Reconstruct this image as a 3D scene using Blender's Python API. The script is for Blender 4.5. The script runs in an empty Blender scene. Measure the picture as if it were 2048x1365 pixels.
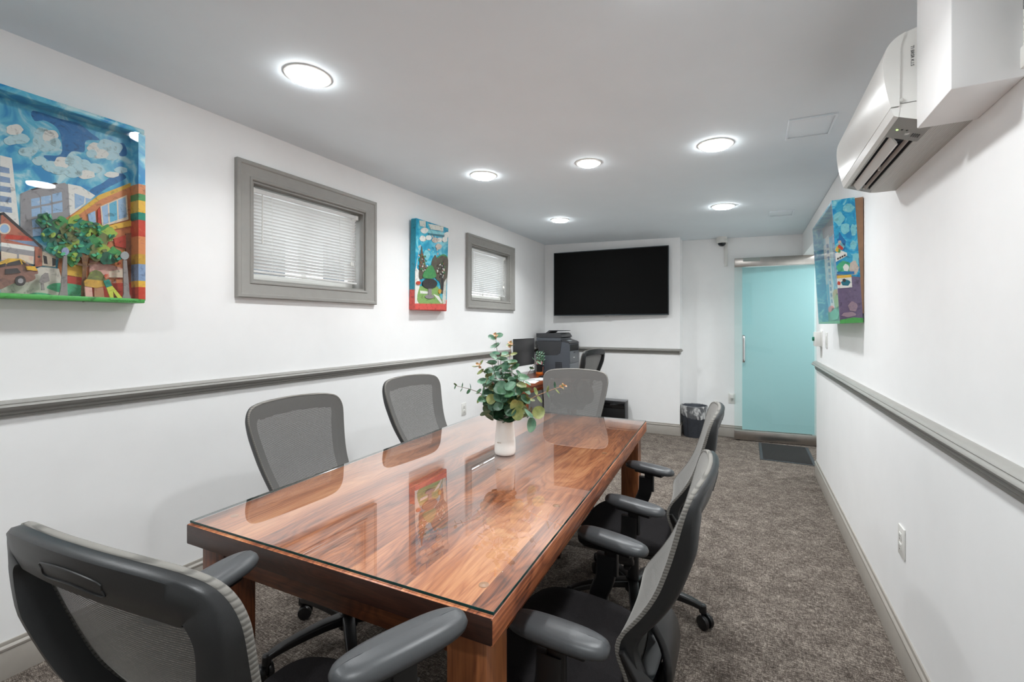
EXPOSURE = 1.05
WORLD = 2.3
LAMP_W = 4.1
import bpy, bmesh, math, random
from mathutils import Vector, Matrix
random.seed(7)
PI = math.pi
SC = bpy.context.scene
COL = SC.collection

# ------------------------------------------------------------------ materials
def lin(c):
    c = c / 255.0
    return c / 12.92 if c <= 0.04045 else ((c + 0.055) / 1.055) ** 2.4
def rgb(r, g, b): return (lin(r), lin(g), lin(b), 1.0)

def new_mat(name):
    m = bpy.data.materials.new(name); m.use_nodes = True
    nt = m.node_tree
    return m, nt, nt.nodes['Principled BSDF']
def nd(nt, t, **kw):
    n = nt.nodes.new(t)
    for k, v in kw.items():
        if k.startswith('i_'): n.inputs[k[2:].replace('_', ' ')].default_value = v
        else: setattr(n, k, v)
    return n
def ramp(nt, stops):
    r = nt.nodes.new('ShaderNodeValToRGB'); cr = r.color_ramp
    while len(cr.elements) < len(stops): cr.elements.new(0.5)
    for e, (p, c) in zip(cr.elements, stops): e.position = p; e.color = c
    return r
def coords(nt, scale=(1, 1, 1), src='Object'):
    tc = nt.nodes.new('ShaderNodeTexCoord'); mp = nt.nodes.new('ShaderNodeMapping')
    mp.inputs['Scale'].default_value = scale
    nt.links.new(tc.outputs[src], mp.inputs['Vector'])
    return mp.outputs['Vector']
def bump(nt, b, height, strength=0.2, dist=0.002):
    bp = nt.nodes.new('ShaderNodeBump'); bp.inputs['Strength'].default_value = strength
    bp.inputs['Distance'].default_value = dist
    nt.links.new(height, bp.inputs['Height']); nt.links.new(bp.outputs['Normal'], b.inputs['Normal'])

MATS = {}
def flat(name, c, rough=0.5, metal=0.0, vary=0.0, vscale=20, bmp=0.0, bscale=200, spec=0.5, bdist=0.001):
    """plain painted / plastic / metal surface with an optional mottling and a fine grain"""
    if name in MATS: return MATS[name]
    m, nt, b = new_mat(name)
    b.inputs['Roughness'].default_value = rough; b.inputs['Metallic'].default_value = metal
    b.inputs['Specular IOR Level'].default_value = spec
    if vary > 0:
        n = nd(nt, 'ShaderNodeTexNoise', i_Scale=vscale, i_Detail=5.0, i_Roughness=0.6)
        nt.links.new(coords(nt), n.inputs['Vector'])
        lo = tuple(max(0, x * (1 - vary)) for x in c[:3]) + (1,); hi = tuple(min(1, x * (1 + vary)) for x in c[:3]) + (1,)
        r = ramp(nt, [(0.3, lo), (0.7, hi)])
        nt.links.new(n.outputs['Fac'], r.inputs['Fac']); nt.links.new(r.outputs['Color'], b.inputs['Base Color'])
    else: b.inputs['Base Color'].default_value = c
    if bmp > 0:
        n2 = nd(nt, 'ShaderNodeTexNoise', i_Scale=bscale, i_Detail=3.0)
        nt.links.new(coords(nt), n2.inputs['Vector']); bump(nt, b, n2.outputs['Fac'], bmp, bdist)
    MATS[name] = m
    return m

def emit(name, c, s):
    m, nt, b = new_mat(name)
    b.inputs['Base Color'].default_value = (0.8, 0.8, 0.8, 1)
    b.inputs['Emission Color'].default_value = c; b.inputs['Emission Strength'].default_value = s
    MATS[name] = m; return m

def carpet_mat():
    m, nt, b = new_mat('carpet'); b.inputs['Roughness'].default_value = 1.0; b.inputs['Specular IOR Level'].default_value = 0.1
    v = coords(nt)
    n1 = nd(nt, 'ShaderNodeTexNoise', i_Scale=9.0, i_Detail=6.0, i_Roughness=0.7); nt.links.new(v, n1.inputs['Vector'])
    mp = nd(nt, 'ShaderNodeMapping'); mp.inputs['Scale'].default_value = (38, 150, 1); nt.links.new(v, mp.inputs['Vector'])
    n2 = nd(nt, 'ShaderNodeTexNoise', i_Scale=1.0, i_Detail=4.0, i_Roughness=0.7); nt.links.new(mp.outputs['Vector'], n2.inputs['Vector'])
    mq = nd(nt, 'ShaderNodeMapping'); mq.inputs['Scale'].default_value = (140, 36, 1); nt.links.new(v, mq.inputs['Vector'])
    n4 = nd(nt, 'ShaderNodeTexNoise', i_Scale=1.0, i_Detail=4.0, i_Roughness=0.7); nt.links.new(mq.outputs['Vector'], n4.inputs['Vector'])
    n3 = nd(nt, 'ShaderNodeTexNoise', i_Scale=330.0, i_Detail=2.0); nt.links.new(v, n3.inputs['Vector'])
    def mix(a, c, f):
        x = nd(nt, 'ShaderNodeMix'); x.data_type = 'FLOAT'; x.inputs[0].default_value = f
        nt.links.new(a, x.inputs[2]); nt.links.new(c, x.inputs[3]); return x.outputs[0]
    s = mix(mix(mix(n2.outputs['Fac'], n4.outputs['Fac'], 0.4), n1.outputs['Fac'], 0.22), n3.outputs['Fac'], 0.30)
    r = ramp(nt, [(0.40, rgb(40, 36, 32)), (0.50, rgb(99, 90, 83)), (0.60, rgb(178, 168, 157))])
    nt.links.new(s, r.inputs['Fac']); nt.links.new(r.outputs['Color'], b.inputs['Base Color'])
    bump(nt, b, n3.outputs['Fac'], 0.6, 0.004)
    MATS['carpet'] = m; return m

def wood_mat(name, axis, stops, plank=0.178, rough=0.35, gs=1.0):
    """board-built walnut; axis = index of the grain direction in object space"""
    m, nt, b = new_mat(name); b.inputs['Roughness'].default_value = rough
    tc = nd(nt, 'ShaderNodeTexCoord'); sp = nd(nt, 'ShaderNodeSeparateXYZ'); nt.links.new(tc.outputs['Object'], sp.inputs[0])
    cross = [i for i in range(3) if i != axis]
    def mth(op, a, bb=None, cc=None):
        n = nd(nt, 'ShaderNodeMath', operation=op)
        for i, x in enumerate((a, bb, cc)):
            if x is None: continue
            if isinstance(x, (int, float)): n.inputs[i].default_value = x
            else: nt.links.new(x, n.inputs[i])
        return n.outputs[0]
    g = sp.outputs[axis]; u = sp.outputs[cross[0]]; w = sp.outputs[cross[1]]
    idx = mth('FLOOR', mth('DIVIDE', mth('ADD', u, 10.03), plank))
    wn = nd(nt, 'ShaderNodeTexWhiteNoise', noise_dimensions='1D'); nt.links.new(idx, wn.inputs['W'])
    off = mth('MULTIPLY', wn.outputs['Value'], 37.0)
    cb = nd(nt, 'ShaderNodeCombineXYZ')
    nt.links.new(mth('MULTIPLY', u, 5.5 * gs), cb.inputs[0]); nt.links.new(mth('MULTIPLY', mth('ADD', g, off), 1.1 * gs), cb.inputs[1]); nt.links.new(mth('MULTIPLY', w, 5.5 * gs), cb.inputs[2])
    big = nd(nt, 'ShaderNodeTexNoise', i_Scale=1.0, i_Detail=3.0, i_Roughness=0.5, i_Distortion=0.6); nt.links.new(cb.outputs[0], big.inputs['Vector'])
    rings = mth('FRACT', mth('MULTIPLY', big.outputs['Fac'], 19.0))
    tri = mth('ABSOLUTE', mth('SUBTRACT', rings, 0.5))
    cf = nd(nt, 'ShaderNodeCombineXYZ')
    nt.links.new(mth('MULTIPLY', u, 160.0 * gs), cf.inputs[0]); nt.links.new(mth('MULTIPLY', mth('ADD', g, off), 5.0 * gs), cf.inputs[1]); nt.links.new(mth('MULTIPLY', w, 160.0 * gs), cf.inputs[2])
    fine = nd(nt, 'ShaderNodeTexNoise', i_Scale=1.0, i_Detail=4.0, i_Roughness=0.6); nt.links.new(cf.outputs[0], fine.inputs['Vector'])
    s = mth('ADD', mth('MULTIPLY_ADD', big.outputs['Fac'], 0.85, -0.11), mth('MULTIPLY', mth('POWER', mth('MULTIPLY', tri, 2.0), 0.6), 0.17))
    s = mth('ADD', s, mth('MULTIPLY', mth('SUBTRACT', fine.outputs['Fac'], 0.5), 0.62))
    s = mth('ADD', s, mth('MULTIPLY', mth('SUBTRACT', wn.outputs['Value'], 0.5), 0.2))
    r = ramp(nt, stops); nt.links.new(s, r.inputs['Fac'])
    nt.links.new(r.outputs['Color'], b.inputs['Base Color'])
    bump(nt, b, fine.outputs['Fac'], 0.08, 0.001)
    MATS[name] = m; return m

def glass_mat(name, tint, ior=1.5, refl=1.0):
    """clear sheet glass: see-through with a mirror reflection that grows towards grazing angles"""
    m, nt, b = new_mat(name); out = nt.nodes['Material Output']; nt.nodes.remove(b)
    tr = nd(nt, 'ShaderNodeBsdfTransparent'); tr.inputs['Color'].default_value = tint
    gl = nd(nt, 'ShaderNodeBsdfGlossy'); gl.inputs['Roughness'].default_value = 0.0
    fr = nd(nt, 'ShaderNodeFresnel', i_IOR=ior); geo = nd(nt, 'ShaderNodeNewGeometry')
    inv = nd(nt, 'ShaderNodeMath', operation='SUBTRACT'); inv.inputs[0].default_value = 1.0; nt.links.new(geo.outputs['Backfacing'], inv.inputs[1])
    mu = nd(nt, 'ShaderNodeMath', operation='MULTIPLY'); nt.links.new(fr.outputs[0], mu.inputs[0]); nt.links.new(inv.outputs[0], mu.inputs[1])
    m2 = nd(nt, 'ShaderNodeMath', operation='MULTIPLY', use_clamp=True); nt.links.new(mu.outputs[0], m2.inputs[0]); m2.inputs[1].default_value = refl
    mx = nd(nt, 'ShaderNodeMixShader'); nt.links.new(m2.outputs[0], mx.inputs[0]); nt.links.new(tr.outputs[0], mx.inputs[1]); nt.links.new(gl.outputs[0], mx.inputs[2])
    nt.links.new(mx.outputs[0], out.inputs['Surface']); MATS[name] = m; return m

def transp_mat(name, tint):
    m, nt, b = new_mat(name); out = nt.nodes['Material Output']; nt.nodes.remove(b)
    tr = nd(nt, 'ShaderNodeBsdfTransparent'); tr.inputs['Color'].default_value = tint
    nt.links.new(tr.outputs[0], out.inputs['Surface']); MATS[name] = m; return m

def film_mat(name, c, trans, clear):
    """frosted film: scatters light on both sides"""
    m, nt, b = new_mat(name); out = nt.nodes['Material Output']; nt.nodes.remove(b)
    df = nd(nt, 'ShaderNodeBsdfDiffuse'); df.inputs['Color'].default_value = c
    tl = nd(nt, 'ShaderNodeBsdfTranslucent'); tl.inputs['Color'].default_value = c
    tr = nd(nt, 'ShaderNodeBsdfTransparent'); tr.inputs['Color'].default_value = c
    a = nd(nt, 'ShaderNodeMixShader'); a.inputs[0].default_value = trans
    nt.links.new(df.outputs[0], a.inputs[1]); nt.links.new(tl.outputs[0], a.inputs[2])
    d = nd(nt, 'ShaderNodeMixShader'); d.inputs[0].default_value = clear
    nt.links.new(a.outputs[0], d.inputs[1]); nt.links.new(tr.outputs[0], d.inputs[2])
    nt.links.new(d.outputs[0], out.inputs['Surface']); MATS[name] = m; return m

def weave_mat(name, c, holes, pitch, axis=2):
    """knitted chair mesh: dense horizontal threads with see-through gaps"""
    m, nt, b = new_mat(name); out = nt.nodes['Material Output']
    b.inputs['Base Color'].default_value = c; b.inputs['Roughness'].default_value = 0.75; b.inputs['Specular IOR Level'].default_value = 0.3
    b.inputs['Sheen Weight'].default_value = 0.36; b.inputs['Sheen Roughness'].default_value = 0.45; b.inputs['Sheen Tint'].default_value = (0.95, 0.92, 0.86, 1)
    tc = nd(nt, 'ShaderNodeTexCoord'); sp = nd(nt, 'ShaderNodeSeparateXYZ'); nt.links.new(tc.outputs['Object'], sp.inputs[0])
    def stripes(sock, p):
        d = nd(nt, 'ShaderNodeMath', operation='DIVIDE'); nt.links.new(sock, d.inputs[0]); d.inputs[1].default_value = p
        f = nd(nt, 'ShaderNodeMath', operation='FRACT'); nt.links.new(d.outputs[0], f.inputs[0]); return f.outputs[0]
    f1 = stripes(sp.outputs[2], pitch); f2 = stripes(sp.outputs[0], pitch * 0.8)
    g1 = nd(nt, 'ShaderNodeMath', operation='LESS_THAN'); nt.links.new(f1, g1.inputs[0]); g1.inputs[1].default_value = holes
    g2 = nd(nt, 'ShaderNodeMath', operation='LESS_THAN'); nt.links.new(f2, g2.inputs[0]); g2.inputs[1].default_value = 0.72
    g = nd(nt, 'ShaderNodeMath', operation='MULTIPLY'); nt.links.new(g1.outputs[0], g.inputs[0]); nt.links.new(g2.outputs[0], g.inputs[1])
    tr = nd(nt, 'ShaderNodeBsdfTransparent'); mx = nd(nt, 'ShaderNodeMixShader')
    nt.links.new(g.outputs[0], mx.inputs[0]); nt.links.new(b.outputs[0], mx.inputs[1]); nt.links.new(tr.outputs[0], mx.inputs[2])
    nt.links.new(mx.outputs[0], out.inputs['Surface']); MATS[name] = m; return m

def ribbed_mat(name, c, axis, pitch, rough=0.6, depth=0.0012, dark=0.55):
    """fine moulded or knitted ribs across one object axis"""
    m, nt, b = new_mat(name); b.inputs['Roughness'].default_value = rough
    tc = nd(nt, 'ShaderNodeTexCoord'); sp = nd(nt, 'ShaderNodeSeparateXYZ'); nt.links.new(tc.outputs['Object'], sp.inputs[0])
    d = nd(nt, 'ShaderNodeMath', operation='MULTIPLY'); nt.links.new(sp.outputs[axis], d.inputs[0]); d.inputs[1].default_value = 2 * PI / pitch
    s = nd(nt, 'ShaderNodeMath', operation='SINE'); nt.links.new(d.outputs[0], s.inputs[0])
    r = ramp(nt, [(0.0, tuple(x * dark for x in c[:3]) + (1,)), (0.35, c)])
    a = nd(nt, 'ShaderNodeMath', operation='MULTIPLY_ADD'); nt.links.new(s.outputs[0], a.inputs[0]); a.inputs[1].default_value = 0.5; a.inputs[2].default_value = 0.5
    nt.links.new(a.outputs[0], r.inputs['Fac']); nt.links.new(r.outputs['Color'], b.inputs['Base Color'])
    bump(nt, b, a.outputs[0], 0.5, depth); MATS[name] = m; return m

def leaf_mat(name, c1, c2):
    m, nt, b = new_mat(name); b.inputs['Roughness'].default_value = 0.45
    n = nd(nt, 'ShaderNodeTexNoise', i_Scale=26.0, i_Detail=4.0); nt.links.new(coords(nt), n.inputs['Vector'])
    r = ramp(nt, [(0.35, c1), (0.65, c2)]); nt.links.new(n.outputs['Fac'], r.inputs['Fac']); nt.links.new(r.outputs['Color'], b.inputs['Base Color'])
    MATS[name] = m; return m

WALL = flat('wall_paint', (0.925, 0.922, 0.915, 1), 0.55, vary=0.02, vscale=3, bmp=0.12, bscale=90, spec=0.3)
CEIL = flat('ceiling_paint', (0.84, 0.912, 0.955, 1), 0.75, vary=0.02, vscale=2, bmp=0.1, bscale=60, spec=0.2)
TRIM = flat('taupe_trim_paint', rgb(160, 154, 146), 0.35, vary=0.03, vscale=14)
CASING = flat('grey_casing_paint', rgb(150, 148, 143), 0.42, vary=0.04, vscale=18, bmp=0.08, bscale=50)
CARPET = carpet_mat()
WSTOPS = [(0.18, rgb(84, 42, 25)), (0.36, rgb(154, 86, 53)), (0.53, rgb(196, 120, 76)), (0.76, rgb(228, 160, 112))]
WOOD_L = wood_mat('walnut_boards_lengthwise', 1, WSTOPS)
WOOD_X = wood_mat('walnut_crosswise', 0, [(0.12, rgb(62, 32, 18)), (0.4, rgb(104, 58, 34)), (0.75, rgb(150, 92, 54))], plank=5.0)
WOOD_V = wood_mat('walnut_upright', 2, [(0.12, rgb(62, 32, 18)), (0.4, rgb(108, 60, 35)), (0.75, rgb(152, 94, 56))], plank=5.0)
WOOD_END = wood_mat('walnut_end_grain', 0, [(0.1, rgb(34, 19, 14)), (0.45, rgb(58, 33, 24)), (0.8, rgb(84, 50, 36))], plank=5.0, gs=1.6)
DESKWOOD = wood_mat('cherry_desk', 1, [(0.12, rgb(66, 26, 12)), (0.4, rgb(112, 50, 24)), (0.75, rgb(150, 78, 40))], plank=5.0, rough=0.2)
GLASS_TOP = glass_mat('glass_top_face', (0.97, 0.985, 0.975, 1), 1.55, 2.3)
GLASS_CLEAR = transp_mat('glass_underside', (1, 1, 1, 1))
GLASS_EDGE = flat('green_glass_edge', rgb(20, 62, 60), 0.1, vary=0.4, vscale=30)
PLEXI = glass_mat('clear_acrylic', (0.99, 0.99, 0.99, 1), 1.45, 1.0)
DOORGLASS = glass_mat('door_glass', (0.90, 0.985, 0.975, 1), 1.5, 1.0)
FILM = film_mat('frosted_aqua_film', rgb(203, 229, 231), 0.5, 0.04)
STEEL = flat('brushed_steel', rgb(178, 172, 166), 0.28, 1.0, vary=0.12, vscale=6)
CHROME = flat('chrome', rgb(215, 215, 215), 0.25, 1.0)
BLK = flat('black_plastic', rgb(20, 20, 21), 0.38, bmp=0.05, bscale=600)
CHARCOAL = flat('charcoal_plastic', rgb(34, 35, 36), 0.40, bmp=0.12, bscale=700)
PAD = flat('armpad_urethane', rgb(70, 72, 74), 0.36, bmp=0.18, bscale=800)
SEATFAB = flat('black_seat_fabric', rgb(34, 32, 33), 0.95, vary=0.35, vscale=420, bmp=0.5, bscale=600, spec=0.15)
MESH = weave_mat('chair_mesh', rgb(94, 93, 91), 0.14, 0.0042)
MESHRIM = ribbed_mat('mesh_rim', rgb(132, 129, 123), 2, 0.0085, 0.8)
GREYPL = flat('grey_plastic', rgb(112, 112, 110), 0.4)
WHITEPL = flat('white_plastic', rgb(228, 227, 222), 0.35)
LENS = emit('lamp_lens', (0.955, 0.985, 1.0, 1), 27.0)

# ------------------------------------------------------------------ mesh builder
class MB:
    def __init__(s): s.v = []; s.f = []; s.fm = []; s.mats = []
    def mi(s, m):
        if m not in s.mats: s.mats.append(m)
        return s.mats.index(m)
    def add(s, vs, fs, m):
        o = len(s.v); k = s.mi(m)
        s.v += [tuple(x) for x in vs]
        for f in fs: s.f.append(tuple(i + o for i in f)); s.fm.append(k)
        return s
    def box(s, x0, x1, y0, y1, z0, z1, m, bev=0.0, seg=2, M=None):
        bm = bmesh.new(); bmesh.ops.create_cube(bm, size=1.0)
        for v in bm.verts: v.co = Vector(((x0 + x1) / 2 + v.co.x * (x1 - x0), (y0 + y1) / 2 + v.co.y * (y1 - y0), (z0 + z1) / 2 + v.co.z * (z1 - z0)))
        if bev > 0: bmesh.ops.bevel(bm, geom=bm.edges[:], offset=bev, segments=seg, profile=0.5, affect='EDGES')
        if M is not None: bm.transform(M)
        bm.verts.index_update()
        s.add([v.co for v in bm.verts], [[v.index for v in f.verts] for f in bm.faces], m); bm.free(); return s
    def prism(s, poly, axis, a0, a1, m, mcap=None):
        """poly: 2D points in the two axes other than `axis` (cyclic order), extruded a0..a1"""
        def P(p, a):
            if axis == 0: return (a, p[0], p[1])
            if axis == 1: return (p[0], a, p[1])
            return (p[0], p[1], a)
        n = len(poly)
        vs = [P(p, a0) for p in poly] + [P(p, a1) for p in poly]
        s.add(vs, [(i, (i + 1) % n, (i + 1) % n + n, i + n) for i in range(n)], m)
        o = len(s.v) - 2 * n; k = s.mi(mcap or m)
        s.f.append(tuple(o + i for i in range(n))); s.fm.append(k)
        s.f.append(tuple(o + n + i for i in range(n))); s.fm.append(k)
        return s
    def sweep(s, path, prof, m, up=(0, 0, 1), cap=True, closed=False):
        """prof(i, t) -> list of (a, b) cross-section points; a along side, b along up'"""
        pts = [Vector(p) for p in path]; n = len(pts); rings = []
        for i, p in enumerate(pts):
            if closed: t = (pts[(i + 1) % n] - pts[i - 1]).normalized()
            else: t = (pts[min(i + 1, n - 1)] - pts[max(i - 1, 0)]).normalized()
            u = Vector(up)
            if abs(t.dot(u)) > 0.98: u = Vector((0, 1, 0)) if abs(t.y) < 0.9 else Vector((1, 0, 0))
            side = t.cross(u).normalized(); upv = side.cross(t).normalized()
            c = prof(i, i / max(1, n - 1)); rings.append([p + side * a + upv * b for a, b in c])
        k = len(rings[0]); vs = [q for r in rings for q in r]; fs = []
        for i in range(n if closed else n - 1):
            j = (i + 1) % n
            for a in range(k): fs.append((i * k + a, i * k + (a + 1) % k, j * k + (a + 1) % k, j * k + a))
        if cap and not closed: fs.append(tuple(range(k))); fs.append(tuple((n - 1) * k + a for a in range(k)))
        return s.add(vs, fs, m)
    def tube(s, path, r, m, seg=8, up=(0, 0, 1), cap=True, closed=False):
        rr = r if callable(r) else (lambda t: r)
        return s.sweep(path, lambda i, t: [(rr(t) * math.cos(2 * PI * k / seg), rr(t) * math.sin(2 * PI * k / seg)) for k in range(seg)], m, up, cap, closed)
    def lathe(s, prof, m, seg=24, M=None, close=True):
        """prof: (r, z) from bottom to top, around local z"""
        vs = []; fs = []; n = len(prof)
        for r, z in prof:
            for k in range(seg): vs.append(Vector((r * math.cos(2 * PI * k / seg), r * math.sin(2 * PI * k / seg), z)))
        for i in range(n - 1):
            for k in range(seg): fs.append((i * seg + k, i * seg + (k + 1) % seg, (i + 1) * seg + (k + 1) % seg, (i + 1) * seg + k))
        if close:
            if prof[0][0] > 1e-6: fs.append(tuple(range(seg)))
            if prof[-1][0] > 1e-6: fs.append(tuple((n - 1) * seg + k for k in range(seg)))
        if M is not None: vs = [M @ v for v in vs]
        return s.add(vs, fs, m)
    def grid(s, fn, nu, nv, m):
        vs = [fn(i / nu, j / nv) for j in range(nv + 1) for i in range(nu + 1)]
        fs = [(j * (nu + 1) + i, j * (nu + 1) + i + 1, (j + 1) * (nu + 1) + i + 1, (j + 1) * (nu + 1) + i) for j in range(nv) for i in range(nu)]
        return s.add(vs, fs, m)
    def poly(s, pts, m): return s.add(pts, [tuple(range(len(pts)))], m)

def rect(a, b): return [(-a, -b), (a, -b), (a, b), (-a, b)]
def rrect(a, b, r, n=3):
    out = []
    for cx, cy, st in ((a - r, b - r, 0), (-a + r, b - r, 90), (-a + r, -b + r, 180), (a - r, -b + r, 270)):
        for k in range(n + 1):
            t = math.radians(st + 90 * k / n); out.append((cx + r * math.cos(t), cy + r * math.sin(t)))
    return out
def crom(pts, n=6, closed=False):
    """Catmull-Rom through points of any dimension"""
    N = len(pts); out = []
    rng = range(N) if closed else range(N - 1)
    for i in rng:
        p = [pts[(i + k) % N] if closed else pts[min(max(i + k, 0), N - 1)] for k in (-1, 0, 1, 2)]
        for j in range(n):
            t = j / n
            out.append(tuple(0.5 * (2 * b + (c - a) * t + (2 * a - 5 * b + 4 * c - d) * t * t + (3 * b - a - 3 * c + d) * t ** 3) for a, b, c, d in zip(*p)))
    if not closed: out.append(tuple(pts[-1]))
    return out

def obj(name, mb, parent=None, world=False, sharp=35, recalc=True):
    me = bpy.data.meshes.new(name)
    vs = mb.v
    if world and parent is not None:
        L = Vector((0, 0, 0)); q = parent
        while q is not None: L += q.location; q = q.parent
        vs = [tuple(Vector(v) - L) for v in vs]
    me.from_pydata(vs, [], mb.f)
    for m in mb.mats: me.materials.append(m)
    me.polygons.foreach_set('material_index', mb.fm)
    if recalc:
        bm = bmesh.new(); bm.from_mesh(me); bmesh.ops.recalc_face_normals(bm, faces=bm.faces[:]); bm.to_mesh(me); bm.free()
    me.polygons.foreach_set('use_smooth', [True] * len(me.polygons))
    me.set_sharp_from_angle(angle=math.radians(sharp))
    me.update()
    o = bpy.data.objects.new(name, me); COL.objects.link(o)
    if parent is not None: o.parent = parent
    return o
def tag(o, label, cat, group=None, kind=None):
    if label: o['label'] = label
    if cat: o['category'] = cat
    if group: o['group'] = group
    if kind: o['kind'] = kind
    return o
def thing(name, label, cat, loc=(0, 0, 0), rotz=0.0, group=None):
    o = bpy.data.objects.new(name, None); COL.objects.link(o); o.empty_display_size = 0.1
    o.location = loc; o.rotation_euler = (0, 0, rotz)
    return tag(o, label, cat, group)
def struct(name, mb, parent=None, **kw):
    o = obj(name, mb, parent, **kw)
    if parent is None: o['kind'] = 'structure'
    return o
def copy_tree(o, parent=None):
    c = o.copy(); COL.objects.link(c)
    if parent is not None: c.parent = parent
    for ch in list(o.children): copy_tree(ch, c)
    return c
def text(body, size, m, M, name='lettering', parent=None, extrude=0.0004):
    cu = bpy.data.curves.new(name, 'FONT'); cu.body = body; cu.size = size; cu.extrude = extrude
    cu.align_x = 'CENTER'; cu.align_y = 'CENTER'
    t = bpy.data.objects.new(name, cu); COL.objects.link(t)
    bpy.context.view_layer.update()
    me = bpy.data.meshes.new_from_object(t); bpy.data.objects.remove(t)
    me.transform(M); me.materials.clear(); me.materials.append(m)
    o = bpy.data.objects.new(name, me); COL.objects.link(o)
    if parent is not None: o.parent = parent
    return o
def axes(origin, ex, ey):
    ex = Vector(ex).normalized(); ey = Vector(ey).normalized(); ez = ex.cross(ey)
    M = Matrix.Identity(4)
    for i in range(3): M[i][0] = ex[i]; M[i][1] = ey[i]; M[i][2] = ez[i]; M[i][3] = origin[i]
    return M
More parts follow.
